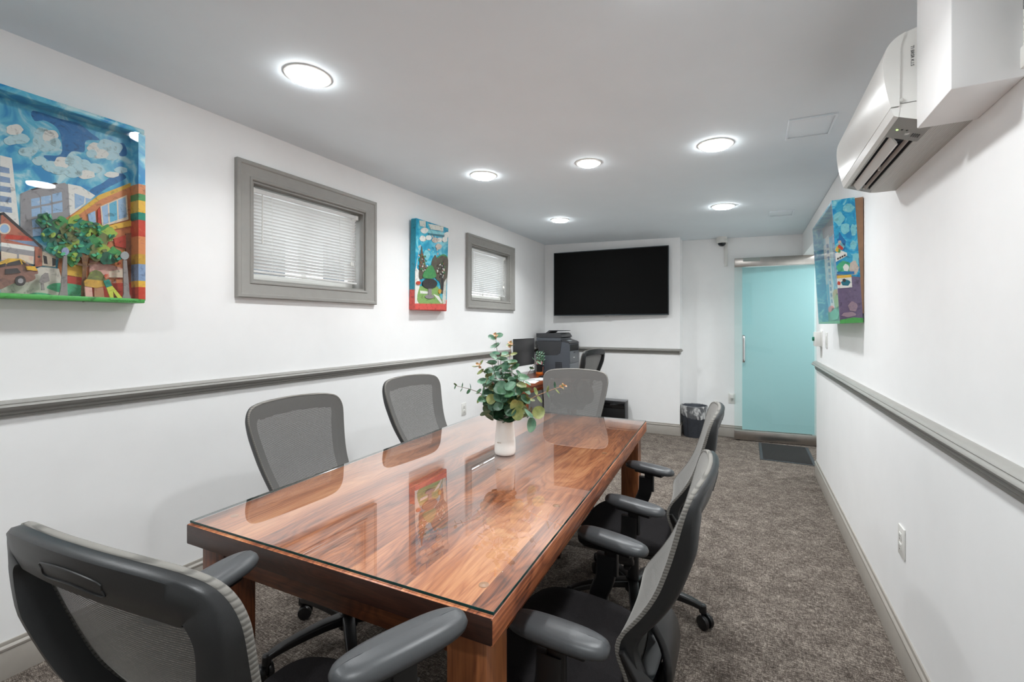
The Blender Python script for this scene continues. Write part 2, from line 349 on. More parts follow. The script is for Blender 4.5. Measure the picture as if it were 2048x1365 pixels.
ART1_BACK = [
    ('blue', [(0.713, 2.246), (0.795, 2.246), (0.853, 2.25), (0.896, 2.223), (0.924, 2.205), (0.877, 2.184), (0.871, 2.134), (0.829, 2.12), (0.795, 2.054), (0.761, 2.059), (0.745, 2.076), (0.789, 2.091), (0.801, 2.125), (0.789, 2.198), (0.75, 2.22), (0.718, 2.207)]),
    ('blue', [(0.97, 2.188), (1.004, 2.221), (1.021, 2.202), (1.021, 2.168), (0.993, 2.159)]),
    ('blue', [(0.934, 2.016), (0.96, 2.048), (0.993, 2.083), (1.021, 2.066), (0.987, 2.031), (0.947, 1.995), (0.908, 1.953), (0.89, 1.972)]),
    ('cloud', [(0.761, 2.172), (0.759, 2.16), (0.753, 2.15), (0.745, 2.139), (0.735, 2.138), (0.726, 2.14), (0.721, 2.145), (0.717, 2.155), (0.722, 2.167), (0.725, 2.179), (0.735, 2.187), (0.745, 2.189), (0.752, 2.189), (0.76, 2.183)]),
    ('white', [(0.789, 2.171), (0.784, 2.158), (0.779, 2.145), (0.769, 2.135), (0.759, 2.135), (0.75, 2.135), (0.743, 2.141), (0.741, 2.153), (0.744, 2.165), (0.749, 2.179), (0.759, 2.185), (0.769, 2.189), (0.778, 2.19), (0.786, 2.182)]),
    ('cloud', [(0.798, 2.14), (0.794, 2.127), (0.791, 2.114), (0.782, 2.107), (0.773, 2.106), (0.767, 2.106), (0.76, 2.114), (0.76, 2.126), (0.76, 2.139), (0.767, 2.15), (0.774, 2.156), (0.782, 2.162), (0.79, 2.159), (0.795, 2.15)]),
    ('cloud', [(0.773, 2.123), (0.77, 2.112), (0.764, 2.101), (0.755, 2.096), (0.745, 2.091), (0.738, 2.092), (0.73, 2.099), (0.73, 2.108), (0.73, 2.118), (0.738, 2.128), (0.745, 2.134), (0.755, 2.14), (0.765, 2.138), (0.769, 2.131)]),
    ('cloud', [(0.74, 2.134), (0.74, 2.124), (0.735, 2.116), (0.73, 2.111), (0.723, 2.106), (0.717, 2.109), (0.713, 2.116), (0.712, 2.124), (0.713, 2.133), (0.717, 2.141), (0.723, 2.149), (0.729, 2.151), (0.736, 2.148), (0.739, 2.143)]),
    ('white', [(0.935, 2.172), (0.935, 2.161), (0.925, 2.151), (0.915, 2.141), (0.903, 2.136), (0.89, 2.139), (0.885, 2.145), (0.88, 2.153), (0.885, 2.165), (0.891, 2.175), (0.902, 2.186), (0.915, 2.188), (0.926, 2.187), (0.934, 2.183)]),
    ('cloud', [(0.978, 2.2), (0.976, 2.187), (0.966, 2.175), (0.954, 2.162), (0.94, 2.159), (0.926, 2.161), (0.921, 2.167), (0.914, 2.177), (0.921, 2.191), (0.926, 2.204), (0.94, 2.215), (0.954, 2.217), (0.965, 2.217), (0.977, 2.212)]),
    ('cloud', [(1.007, 2.197), (1.002, 2.184), (0.996, 2.171), (0.985, 2.16), (0.974, 2.16), (0.964, 2.161), (0.957, 2.167), (0.954, 2.179), (0.958, 2.192), (0.964, 2.206), (0.975, 2.213), (0.986, 2.216), (0.995, 2.217), (1.005, 2.209)]),
    ('cloud', [(0.995, 2.16), (0.989, 2.148), (0.984, 2.137), (0.972, 2.129), (0.96, 2.127), (0.951, 2.126), (0.942, 2.131), (0.942, 2.142), (0.942, 2.152), (0.951, 2.163), (0.961, 2.169), (0.972, 2.175), (0.983, 2.175), (0.991, 2.168)]),
    ('white', [(0.957, 2.153), (0.952, 2.142), (0.946, 2.132), (0.933, 2.126), (0.921, 2.121), (0.911, 2.12), (0.901, 2.126), (0.902, 2.135), (0.901, 2.144), (0.911, 2.154), (0.921, 2.161), (0.933, 2.167), (0.946, 2.166), (0.952, 2.16)]),
    ('cloud', [(0.914, 2.14), (0.913, 2.132), (0.907, 2.124), (0.9, 2.12), (0.892, 2.115), (0.884, 2.116), (0.879, 2.122), (0.878, 2.128), (0.879, 2.136), (0.885, 2.143), (0.892, 2.15), (0.9, 2.154), (0.908, 2.152), (0.912, 2.147)]),
    ('cloud', [(0.752, 2.055), (0.752, 2.047), (0.744, 2.04), (0.737, 2.033), (0.727, 2.029), (0.718, 2.031), (0.713, 2.036), (0.71, 2.042), (0.713, 2.05), (0.718, 2.058), (0.727, 2.066), (0.736, 2.068), (0.745, 2.067), (0.751, 2.063)]),
    ('cloud', [(0.794, 2.046), (0.793, 2.036), (0.783, 2.026), (0.773, 2.016), (0.761, 2.013), (0.749, 2.016), (0.744, 2.02), (0.738, 2.029), (0.744, 2.04), (0.749, 2.05), (0.761, 2.059), (0.773, 2.061), (0.783, 2.061), (0.793, 2.057)]),
    ('white', [(0.827, 2.072), (0.823, 2.06), (0.816, 2.049), (0.806, 2.038), (0.795, 2.037), (0.785, 2.039), (0.779, 2.045), (0.775, 2.055), (0.779, 2.067), (0.784, 2.08), (0.795, 2.087), (0.806, 2.089), (0.815, 2.09), (0.825, 2.083)]),
    ('cloud', [(0.865, 2.092), (0.858, 2.08), (0.853, 2.069), (0.841, 2.061), (0.829, 2.059), (0.819, 2.059), (0.81, 2.064), (0.809, 2.074), (0.811, 2.085), (0.819, 2.096), (0.829, 2.102), (0.841, 2.107), (0.852, 2.108), (0.861, 2.101)]),
    ('cloud', [(0.896, 2.085), (0.89, 2.072), (0.885, 2.061), (0.871, 2.054), (0.858, 2.05), (0.848, 2.05), (0.838, 2.056), (0.838, 2.066), (0.838, 2.077), (0.848, 2.088), (0.858, 2.094), (0.871, 2.101), (0.884, 2.1), (0.891, 2.093)]),
    ('cloud', [(0.933, 2.08), (0.931, 2.069), (0.922, 2.058), (0.909, 2.052), (0.895, 2.046), (0.883, 2.046), (0.873, 2.052), (0.873, 2.061), (0.873, 2.072), (0.884, 2.081), (0.895, 2.09), (0.909, 2.096), (0.923, 2.094), (0.929, 2.088)]),
    ('white', [(0.906, 2.045), (0.907, 2.036), (0.895, 2.027), (0.885, 2.021), (0.871, 2.015), (0.858, 2.016), (0.851, 2.021), (0.847, 2.027), (0.85, 2.037), (0.858, 2.045), (0.871, 2.054), (0.884, 2.057), (0.897, 2.056), (0.904, 2.053)]),
    ('cloud', [(0.864, 2.04), (0.864, 2.031), (0.853, 2.022), (0.842, 2.013), (0.829, 2.009), (0.816, 2.011), (0.811, 2.016), (0.804, 2.022), (0.811, 2.033), (0.816, 2.042), (0.829, 2.051), (0.842, 2.053), (0.853, 2.053), (0.863, 2.05)]),
    ('cloud', [(0.816, 2.036), (0.813, 2.028), (0.805, 2.02), (0.795, 2.012), (0.784, 2.01), (0.773, 2.01), (0.767, 2.013), (0.762, 2.02), (0.767, 2.028), (0.772, 2.036), (0.784, 2.043), (0.795, 2.045), (0.804, 2.046), (0.815, 2.043)]),
    ('cloud', [(0.725, 2.084), (0.72, 2.074), (0.714, 2.065), (0.703, 2.057), (0.691, 2.055), (0.682, 2.054), (0.674, 2.058), (0.672, 2.066), (0.674, 2.075), (0.681, 2.085), (0.692, 2.09), (0.703, 2.095), (0.713, 2.096), (0.722, 2.091)]),
    ('white', [(0.686, 2.158), (0.681, 2.147), (0.677, 2.136), (0.667, 2.13), (0.656, 2.127), (0.649, 2.126), (0.64, 2.131), (0.641, 2.141), (0.64, 2.15), (0.648, 2.161), (0.656, 2.166), (0.667, 2.173), (0.677, 2.172), (0.682, 2.165)]),
    ('cloud', [(0.704, 2.128), (0.701, 2.118), (0.694, 2.108), (0.683, 2.102), (0.671, 2.096), (0.661, 2.096), (0.652, 2.101), (0.652, 2.109), (0.652, 2.118), (0.662, 2.128), (0.671, 2.135), (0.682, 2.142), (0.695, 2.14), (0.699, 2.135)]),
    ('cloud', [(0.671, 2.109), (0.671, 2.101), (0.664, 2.093), (0.656, 2.088), (0.648, 2.083), (0.639, 2.084), (0.634, 2.089), (0.632, 2.095), (0.634, 2.103), (0.64, 2.11), (0.647, 2.118), (0.656, 2.121), (0.665, 2.119), (0.669, 2.116)]),
    ('cloud', [(1.023, 2.101), (1.024, 2.094), (1.015, 2.087), (1.006, 2.081), (0.995, 2.077), (0.984, 2.078), (0.98, 2.081), (0.974, 2.086), (0.979, 2.094), (0.984, 2.1), (0.995, 2.108), (1.006, 2.11), (1.015, 2.11), (1.023, 2.108)]),
    ('white', [(0.993, 2.071), (0.991, 2.064), (0.983, 2.058), (0.973, 2.051), (0.961, 2.048), (0.949, 2.048), (0.944, 2.05), (0.939, 2.055), (0.945, 2.062), (0.949, 2.068), (0.961, 2.075), (0.973, 2.077), (0.982, 2.078), (0.992, 2.077)]),
    ('white', [(0.623, 2.035), (0.654, 2.035), (0.674, 1.777), (0.623, 1.781)]),
    ('slate', [(0.623, 1.993), (0.647, 1.993), (0.648, 1.972), (0.623, 1.97)]),
    ('slate', [(0.623, 1.956), (0.649, 1.956), (0.65, 1.935), (0.623, 1.933)]),
    ('slate', [(0.623, 1.918), (0.65, 1.919), (0.652, 1.898), (0.623, 1.896)]),
    ('slate', [(0.623, 1.88), (0.652, 1.88), (0.653, 1.859), (0.623, 1.857)]),
    ('slate', [(0.623, 1.841), (0.653, 1.841), (0.655, 1.82), (0.623, 1.818)]),
    ('grey', [(0.677, 1.901), (0.705, 1.926), (0.789, 1.972), (0.806, 1.981), (0.818, 1.976), (0.824, 1.853), (0.812, 1.827), (0.708, 1.732), (0.697, 1.745), (0.677, 1.77)]),
    ('white', [(0.818, 1.98), (0.859, 1.98), (0.908, 1.953), (0.877, 1.913), (0.824, 1.841)]),
    ('dark', [(0.705, 1.926), (0.778, 1.974), (0.788, 1.972), (0.71, 1.923)]),
    ('pane', [(0.707, 1.888), (0.732, 1.901), (0.733, 1.869), (0.708, 1.858)]),
    ('pane', [(0.736, 1.904), (0.765, 1.918), (0.766, 1.886), (0.736, 1.871)]),
    ('pane', [(0.769, 1.923), (0.798, 1.94), (0.8, 1.905), (0.77, 1.89)]),
    ('pane', [(0.708, 1.847), (0.733, 1.86), (0.735, 1.828), (0.709, 1.816)]),
    ('pane', [(0.737, 1.865), (0.766, 1.877), (0.767, 1.843), (0.737, 1.831)]),
    ('pane', [(0.77, 1.88), (0.8, 1.898), (0.801, 1.857), (0.771, 1.845)]),
    ('pane', [(0.709, 1.805), (0.735, 1.816), (0.736, 1.782), (0.711, 1.773)]),
    ('pane', [(0.737, 1.818), (0.767, 1.832), (0.769, 1.795), (0.737, 1.786)]),
    ('pane', [(0.711, 1.766), (0.735, 1.774), (0.736, 1.746), (0.712, 1.738)]),
    ('pane', [(0.839, 1.945), (0.872, 1.938), (0.869, 1.907), (0.84, 1.877)]),
    ('pane', [(0.875, 1.935), (0.896, 1.933), (0.876, 1.912)]),
    ('orange', [(0.809, 1.83), (0.917, 1.949), (1.009, 2.017), (1.063, 2.053), (1.063, 1.505), (0.944, 1.499), (0.854, 1.517), (0.782, 1.512), (0.787, 1.634), (0.798, 1.728)]),
    ('yellow', [(0.818, 1.831), (0.92, 1.958), (1.063, 2.065), (1.063, 2.049), (0.923, 1.937), (0.834, 1.835)]),
    ('cream', [(0.923, 1.908), (1.019, 1.983), (1.025, 1.871), (0.929, 1.819)]),
    ('pane', [(0.927, 1.907), (0.949, 1.924), (0.952, 1.84), (0.934, 1.828)]),
    ('sky', [(0.954, 1.927), (0.981, 1.948), (0.984, 1.86), (0.957, 1.843)]),
    ('pane', [(0.986, 1.952), (1.014, 1.972), (1.019, 1.882), (0.989, 1.863)]),
    ('red', [(0.914, 1.89), (0.922, 1.904), (0.926, 1.827), (0.915, 1.817)]),
    ('pane', [(0.881, 1.864), (0.905, 1.884), (0.908, 1.831), (0.887, 1.815)]),
    ('yellow', [(0.938, 1.821), (1.063, 1.883), (1.063, 1.854), (0.944, 1.803)]),
    ('red', [(0.97, 1.771), (1.063, 1.825), (1.063, 1.729), (0.976, 1.74)]),
    ('brown', [(1.015, 1.804), (1.063, 1.82), (1.063, 1.505), (1.019, 1.503)]),
    ('yellow', [(0.812, 1.655), (0.866, 1.636), (0.866, 1.586), (0.812, 1.592)]),
    ('red', [(0.812, 1.587), (0.866, 1.586), (0.866, 1.552), (0.815, 1.555)]),
    ('pink', [(0.887, 1.665), (0.954, 1.654), (1.009, 1.64), (1.009, 1.6), (0.884, 1.588)]),
    ('cream', [(0.951, 1.622), (1.009, 1.64), (1.009, 1.6), (0.957, 1.595)]),
    ('red', [(0.884, 1.557), (1.063, 1.584), (1.063, 1.505), (0.884, 1.496)]),
    ('stone', [(0.623, 1.54), (0.732, 1.617), (0.787, 1.616), (0.798, 1.558), (0.782, 1.49), (0.623, 1.482)]),
    ('lawn', [(0.75, 1.536), (0.782, 1.556), (0.866, 1.548), (0.866, 1.495), (0.82, 1.507), (0.771, 1.523)]),
    ('cream', [(0.737, 1.682), (0.777, 1.666), (0.777, 1.622), (0.737, 1.624)]),
    ('dark', [(0.739, 1.666), (0.75, 1.662), (0.753, 1.63), (0.742, 1.632)]),
    ('dark', [(0.766, 1.659), (0.777, 1.655), (0.777, 1.629), (0.767, 1.624)]),
    ('brick', [(0.623, 1.811), (0.637, 1.807), (0.735, 1.696), (0.714, 1.682), (0.623, 1.695)]),
    ('dark', [(0.623, 1.813), (0.63, 1.817), (0.739, 1.7), (0.73, 1.694), (0.627, 1.805), (0.623, 1.803)]),
    ('red', [(0.637, 1.732), (0.694, 1.735), (0.712, 1.72), (0.63, 1.714)]),
    ('slate', [(0.641, 1.712), (0.712, 1.717), (0.727, 1.698), (0.714, 1.698)]),
    ('cream', [(0.648, 1.756), (0.646, 1.745), (0.64, 1.736), (0.632, 1.732), (0.624, 1.733), (0.618, 1.74), (0.616, 1.75), (0.618, 1.761), (0.624, 1.77), (0.632, 1.774), (0.64, 1.773), (0.646, 1.766)]),
    ('pane', [(0.644, 1.755), (0.642, 1.747), (0.638, 1.74), (0.632, 1.737), (0.626, 1.738), (0.622, 1.743), (0.62, 1.751), (0.622, 1.759), (0.626, 1.766), (0.632, 1.77), (0.638, 1.769), (0.642, 1.763)]),
    ('white', [(0.623, 1.699), (0.714, 1.696), (0.714, 1.678), (0.623, 1.684)]),
    ('grey', [(0.623, 1.684), (0.714, 1.678), (0.714, 1.625), (0.623, 1.614)]),
    ('cream', [(0.623, 1.665), (0.665, 1.659), (0.665, 1.637), (0.623, 1.631)]),
    ('cream', [(0.671, 1.66), (0.712, 1.657), (0.711, 1.625), (0.671, 1.637)]),
    ('brick', [(0.716, 1.689), (0.736, 1.692), (0.736, 1.621), (0.716, 1.615)]),
    ('dark', [(0.722, 1.656), (0.727, 1.663), (0.733, 1.658), (0.727, 1.651)]),
    ('lawn', [(0.665, 1.484), (0.694, 1.503), (0.724, 1.512), (0.761, 1.507), (0.782, 1.49)]),
]
ART1_TREE = [
    ('trunk', [(0.852, 1.493), (0.856, 1.64), (0.842, 1.694), (0.834, 1.726), (0.848, 1.717), (0.865, 1.682), (0.874, 1.691), (0.894, 1.725), (0.9, 1.718), (0.877, 1.673), (0.871, 1.638), (0.868, 1.592), (0.871, 1.494)]),
    ('trunk', [(0.803, 1.652), (0.831, 1.637), (0.859, 1.633), (0.859, 1.642), (0.834, 1.646), (0.809, 1.66)]),
    ('trunk', [(0.874, 1.638), (0.9, 1.649), (0.952, 1.718), (0.946, 1.723), (0.897, 1.66), (0.874, 1.646)]),
    ('teal', [(0.763, 1.809), (0.761, 1.796), (0.752, 1.787), (0.742, 1.777), (0.734, 1.785), (0.725, 1.795), (0.729, 1.809), (0.731, 1.82), (0.742, 1.824), (0.754, 1.831), (0.757, 1.821)]),
    ('dkgreen', [(0.79, 1.789), (0.781, 1.773), (0.775, 1.757), (0.763, 1.749), (0.751, 1.762), (0.746, 1.772), (0.745, 1.79), (0.752, 1.801), (0.762, 1.812), (0.775, 1.818), (0.782, 1.802)]),
    ('green', [(0.815, 1.808), (0.803, 1.793), (0.798, 1.776), (0.784, 1.776), (0.769, 1.782), (0.768, 1.79), (0.761, 1.805), (0.774, 1.817), (0.783, 1.832), (0.795, 1.831), (0.809, 1.819)]),
    ('olive', [(0.823, 1.784), (0.819, 1.769), (0.812, 1.757), (0.801, 1.76), (0.789, 1.759), (0.787, 1.769), (0.782, 1.782), (0.792, 1.795), (0.8, 1.808), (0.81, 1.801), (0.823, 1.796)]),
    ('teal', [(0.768, 1.748), (0.769, 1.729), (0.758, 1.72), (0.747, 1.719), (0.737, 1.717), (0.729, 1.733), (0.73, 1.748), (0.736, 1.768), (0.747, 1.776), (0.758, 1.769), (0.769, 1.766)]),
    ('dkgreen', [(0.79, 1.723), (0.794, 1.707), (0.779, 1.7), (0.767, 1.692), (0.758, 1.694), (0.745, 1.709), (0.752, 1.724), (0.753, 1.741), (0.768, 1.744), (0.781, 1.744), (0.789, 1.74)]),
    ('olive', [(0.811, 1.741), (0.81, 1.728), (0.8, 1.721), (0.789, 1.71), (0.781, 1.718), (0.771, 1.729), (0.777, 1.743), (0.777, 1.755), (0.79, 1.757), (0.802, 1.763), (0.806, 1.755)]),
    ('lime', [(0.856, 1.82), (0.848, 1.804), (0.841, 1.789), (0.828, 1.779), (0.816, 1.792), (0.809, 1.802), (0.81, 1.821), (0.815, 1.833), (0.828, 1.842), (0.841, 1.851), (0.848, 1.835)]),
    ('teal', [(0.881, 1.806), (0.868, 1.791), (0.863, 1.773), (0.848, 1.771), (0.832, 1.779), (0.83, 1.788), (0.823, 1.803), (0.836, 1.815), (0.847, 1.83), (0.86, 1.831), (0.873, 1.817)]),
    ('olive', [(0.858, 1.772), (0.852, 1.757), (0.846, 1.743), (0.834, 1.746), (0.821, 1.748), (0.82, 1.757), (0.814, 1.77), (0.826, 1.783), (0.833, 1.796), (0.843, 1.79), (0.857, 1.783)]),
    ('teal', [(0.88, 1.753), (0.88, 1.733), (0.868, 1.721), (0.856, 1.723), (0.844, 1.72), (0.838, 1.736), (0.836, 1.753), (0.845, 1.773), (0.856, 1.784), (0.868, 1.775), (0.881, 1.771)]),
    ('green', [(0.892, 1.808), (0.897, 1.791), (0.88, 1.784), (0.867, 1.777), (0.857, 1.776), (0.843, 1.792), (0.849, 1.807), (0.853, 1.826), (0.867, 1.83), (0.882, 1.829), (0.892, 1.826)]),
    ('lime', [(0.92, 1.806), (0.921, 1.792), (0.908, 1.785), (0.897, 1.774), (0.889, 1.78), (0.876, 1.792), (0.883, 1.807), (0.884, 1.82), (0.898, 1.823), (0.911, 1.828), (0.916, 1.821)]),
    ('green', [(0.957, 1.798), (0.951, 1.781), (0.941, 1.766), (0.927, 1.754), (0.915, 1.768), (0.906, 1.78), (0.909, 1.799), (0.913, 1.813), (0.928, 1.82), (0.942, 1.83), (0.948, 1.814)]),
    ('lime', [(0.976, 1.793), (0.962, 1.777), (0.956, 1.759), (0.94, 1.755), (0.923, 1.765), (0.92, 1.774), (0.915, 1.791), (0.927, 1.802), (0.939, 1.816), (0.954, 1.82), (0.966, 1.805)]),
    ('olive', [(0.949, 1.765), (0.941, 1.75), (0.935, 1.735), (0.922, 1.737), (0.908, 1.74), (0.907, 1.749), (0.9, 1.763), (0.913, 1.775), (0.921, 1.789), (0.932, 1.785), (0.946, 1.776)]),
    ('green', [(0.917, 1.744), (0.915, 1.724), (0.904, 1.71), (0.891, 1.713), (0.878, 1.711), (0.873, 1.727), (0.87, 1.743), (0.881, 1.763), (0.891, 1.776), (0.903, 1.766), (0.918, 1.761)]),
    ('lime', [(0.843, 1.724), (0.847, 1.707), (0.831, 1.699), (0.818, 1.695), (0.808, 1.694), (0.797, 1.709), (0.801, 1.724), (0.806, 1.742), (0.819, 1.748), (0.833, 1.744), (0.844, 1.742)]),
    ('dkgreen', [(0.851, 1.688), (0.853, 1.674), (0.841, 1.668), (0.83, 1.659), (0.823, 1.663), (0.811, 1.677), (0.818, 1.69), (0.818, 1.704), (0.831, 1.706), (0.843, 1.709), (0.848, 1.703)]),
    ('green', [(0.846, 1.665), (0.841, 1.649), (0.831, 1.637), (0.819, 1.625), (0.809, 1.638), (0.799, 1.651), (0.804, 1.669), (0.806, 1.683), (0.82, 1.687), (0.833, 1.695), (0.838, 1.681)]),
    ('olive', [(0.931, 1.695), (0.919, 1.681), (0.913, 1.665), (0.897, 1.659), (0.882, 1.671), (0.877, 1.68), (0.874, 1.697), (0.884, 1.707), (0.897, 1.718), (0.912, 1.724), (0.922, 1.708)]),
    ('lime', [(0.95, 1.714), (0.94, 1.7), (0.935, 1.684), (0.922, 1.686), (0.908, 1.691), (0.907, 1.699), (0.9, 1.714), (0.913, 1.724), (0.921, 1.738), (0.932, 1.736), (0.946, 1.725)]),
    ('green', [(0.987, 1.699), (0.983, 1.679), (0.973, 1.664), (0.959, 1.668), (0.944, 1.668), (0.941, 1.682), (0.935, 1.7), (0.948, 1.718), (0.958, 1.734), (0.971, 1.724), (0.987, 1.716)]),
    ('dkgreen', [(0.963, 1.68), (0.966, 1.662), (0.95, 1.653), (0.936, 1.652), (0.924, 1.649), (0.913, 1.665), (0.915, 1.681), (0.922, 1.7), (0.936, 1.707), (0.951, 1.701), (0.965, 1.698)]),
    ('teal', [(0.776, 1.699), (0.779, 1.685), (0.767, 1.68), (0.757, 1.672), (0.75, 1.675), (0.739, 1.688), (0.745, 1.701), (0.746, 1.715), (0.758, 1.717), (0.769, 1.718), (0.775, 1.714)]),
    ('dkgreen', [(0.754, 1.81), (0.752, 1.795), (0.742, 1.784), (0.731, 1.771), (0.722, 1.781), (0.712, 1.795), (0.718, 1.812), (0.719, 1.826), (0.732, 1.83), (0.744, 1.838), (0.748, 1.827)]),
    ('green', [(0.811, 1.693), (0.802, 1.68), (0.795, 1.665), (0.781, 1.658), (0.768, 1.67), (0.762, 1.679), (0.762, 1.695), (0.768, 1.705), (0.781, 1.714), (0.795, 1.72), (0.802, 1.706)]),
    ('olive', [(0.832, 1.752), (0.822, 1.739), (0.818, 1.724), (0.806, 1.724), (0.793, 1.73), (0.793, 1.738), (0.787, 1.751), (0.797, 1.761), (0.805, 1.774), (0.816, 1.774), (0.827, 1.762)]),
    ('teal', [(0.887, 1.72), (0.88, 1.701), (0.873, 1.684), (0.859, 1.689), (0.845, 1.69), (0.843, 1.703), (0.837, 1.72), (0.85, 1.736), (0.858, 1.752), (0.87, 1.744), (0.885, 1.735)]),
]
ART1_POST = [
    ('stonegrey', [(0.79, 1.667), (0.801, 1.669), (0.802, 1.53), (0.805, 1.489), (0.773, 1.488), (0.782, 1.532)]),
    ('globe', [(0.807, 1.688), (0.805, 1.679), (0.801, 1.673), (0.796, 1.669), (0.79, 1.671), (0.786, 1.676), (0.784, 1.685), (0.786, 1.693), (0.79, 1.7), (0.796, 1.703), (0.801, 1.702), (0.805, 1.696)]),
]
ART1_POST2 = [
    ('stonegrey', [(0.987, 1.674), (1, 1.675), (1.01, 1.521), (1.018, 1.499), (0.982, 1.497), (0.989, 1.523)]),
    ('globe2', [(1.008, 1.697), (1.005, 1.687), (1, 1.68), (0.992, 1.676), (0.985, 1.678), (0.979, 1.684), (0.977, 1.693), (0.979, 1.703), (0.985, 1.71), (0.992, 1.714), (1, 1.712), (1.005, 1.706)]),
]
ART1_CAR = [
    ('carbody', [(0.61, 1.54), (0.61, 1.609), (0.633, 1.632), (0.668, 1.637), (0.683, 1.622), (0.695, 1.616), (0.71, 1.607), (0.715, 1.587), (0.705, 1.582), (0.707, 1.565), (0.687, 1.55), (0.651, 1.543), (0.624, 1.524), (0.61, 1.516)]),
    ('yellow', [(0.61, 1.619), (0.633, 1.636), (0.666, 1.639), (0.68, 1.625), (0.668, 1.616), (0.633, 1.616), (0.61, 1.609)]),
    ('dark', [(0.61, 1.608), (0.626, 1.618), (0.625, 1.604), (0.61, 1.598)]),
    ('dark', [(0.631, 1.618), (0.663, 1.634), (0.668, 1.617), (0.628, 1.606)]),
    ('dark', [(0.668, 1.633), (0.681, 1.62), (0.673, 1.617)]),
    ('yellow', [(0.678, 1.611), (0.705, 1.614), (0.713, 1.596), (0.683, 1.597)]),
    ('dark', [(0.624, 1.594), (0.656, 1.601), (0.666, 1.585), (0.624, 1.574)]),
    ('dark', [(0.679, 1.554), (0.677, 1.544), (0.672, 1.536), (0.665, 1.533), (0.657, 1.535), (0.652, 1.542), (0.65, 1.551), (0.652, 1.562), (0.657, 1.569), (0.665, 1.573), (0.672, 1.571), (0.677, 1.564)]),
    ('grey', [(0.672, 1.553), (0.671, 1.548), (0.668, 1.544), (0.665, 1.543), (0.661, 1.544), (0.658, 1.547), (0.657, 1.552), (0.658, 1.557), (0.661, 1.561), (0.665, 1.563), (0.668, 1.562), (0.671, 1.559)]),
]
ART1_STATUE = [
    ('stonegrey', [(0.738, 1.592), (0.746, 1.592), (0.75, 1.559), (0.733, 1.55), (0.736, 1.522), (0.727, 1.521), (0.725, 1.55), (0.72, 1.553), (0.728, 1.58)]),
]
ART1_SHELL = [
    ('pink', [(0.855, 1.545), (0.878, 1.547), (0.882, 1.492), (0.858, 1.489)]),
    ('tan', [(0.886, 1.544), (0.917, 1.546), (0.921, 1.494), (0.887, 1.492)]),
    ('olive', [(0.861, 1.575), (0.873, 1.607), (0.89, 1.62), (0.908, 1.614), (0.922, 1.592), (0.922, 1.571)]),
    ('mustard', [(0.852, 1.567), (0.861, 1.577), (0.92, 1.575), (0.927, 1.554), (0.893, 1.541), (0.855, 1.547)]),
]
ART1_FIGURE = [
    ('limey', [(0.924, 1.548), (0.944, 1.556), (0.985, 1.498), (0.967, 1.498), (0.947, 1.532), (0.952, 1.484), (0.942, 1.483)]),
    ('teal', [(0.914, 1.574), (0.933, 1.583), (0.945, 1.555), (0.924, 1.545)]),
    ('skin', [(0.932, 1.595), (0.931, 1.59), (0.928, 1.586), (0.924, 1.584), (0.921, 1.585), (0.918, 1.589), (0.917, 1.594), (0.918, 1.599), (0.921, 1.603), (0.924, 1.604), (0.928, 1.603), (0.931, 1.6)]),
    ('red', [(0.916, 1.593), (0.921, 1.604), (0.931, 1.603), (0.925, 1.598), (0.921, 1.588)]),
]
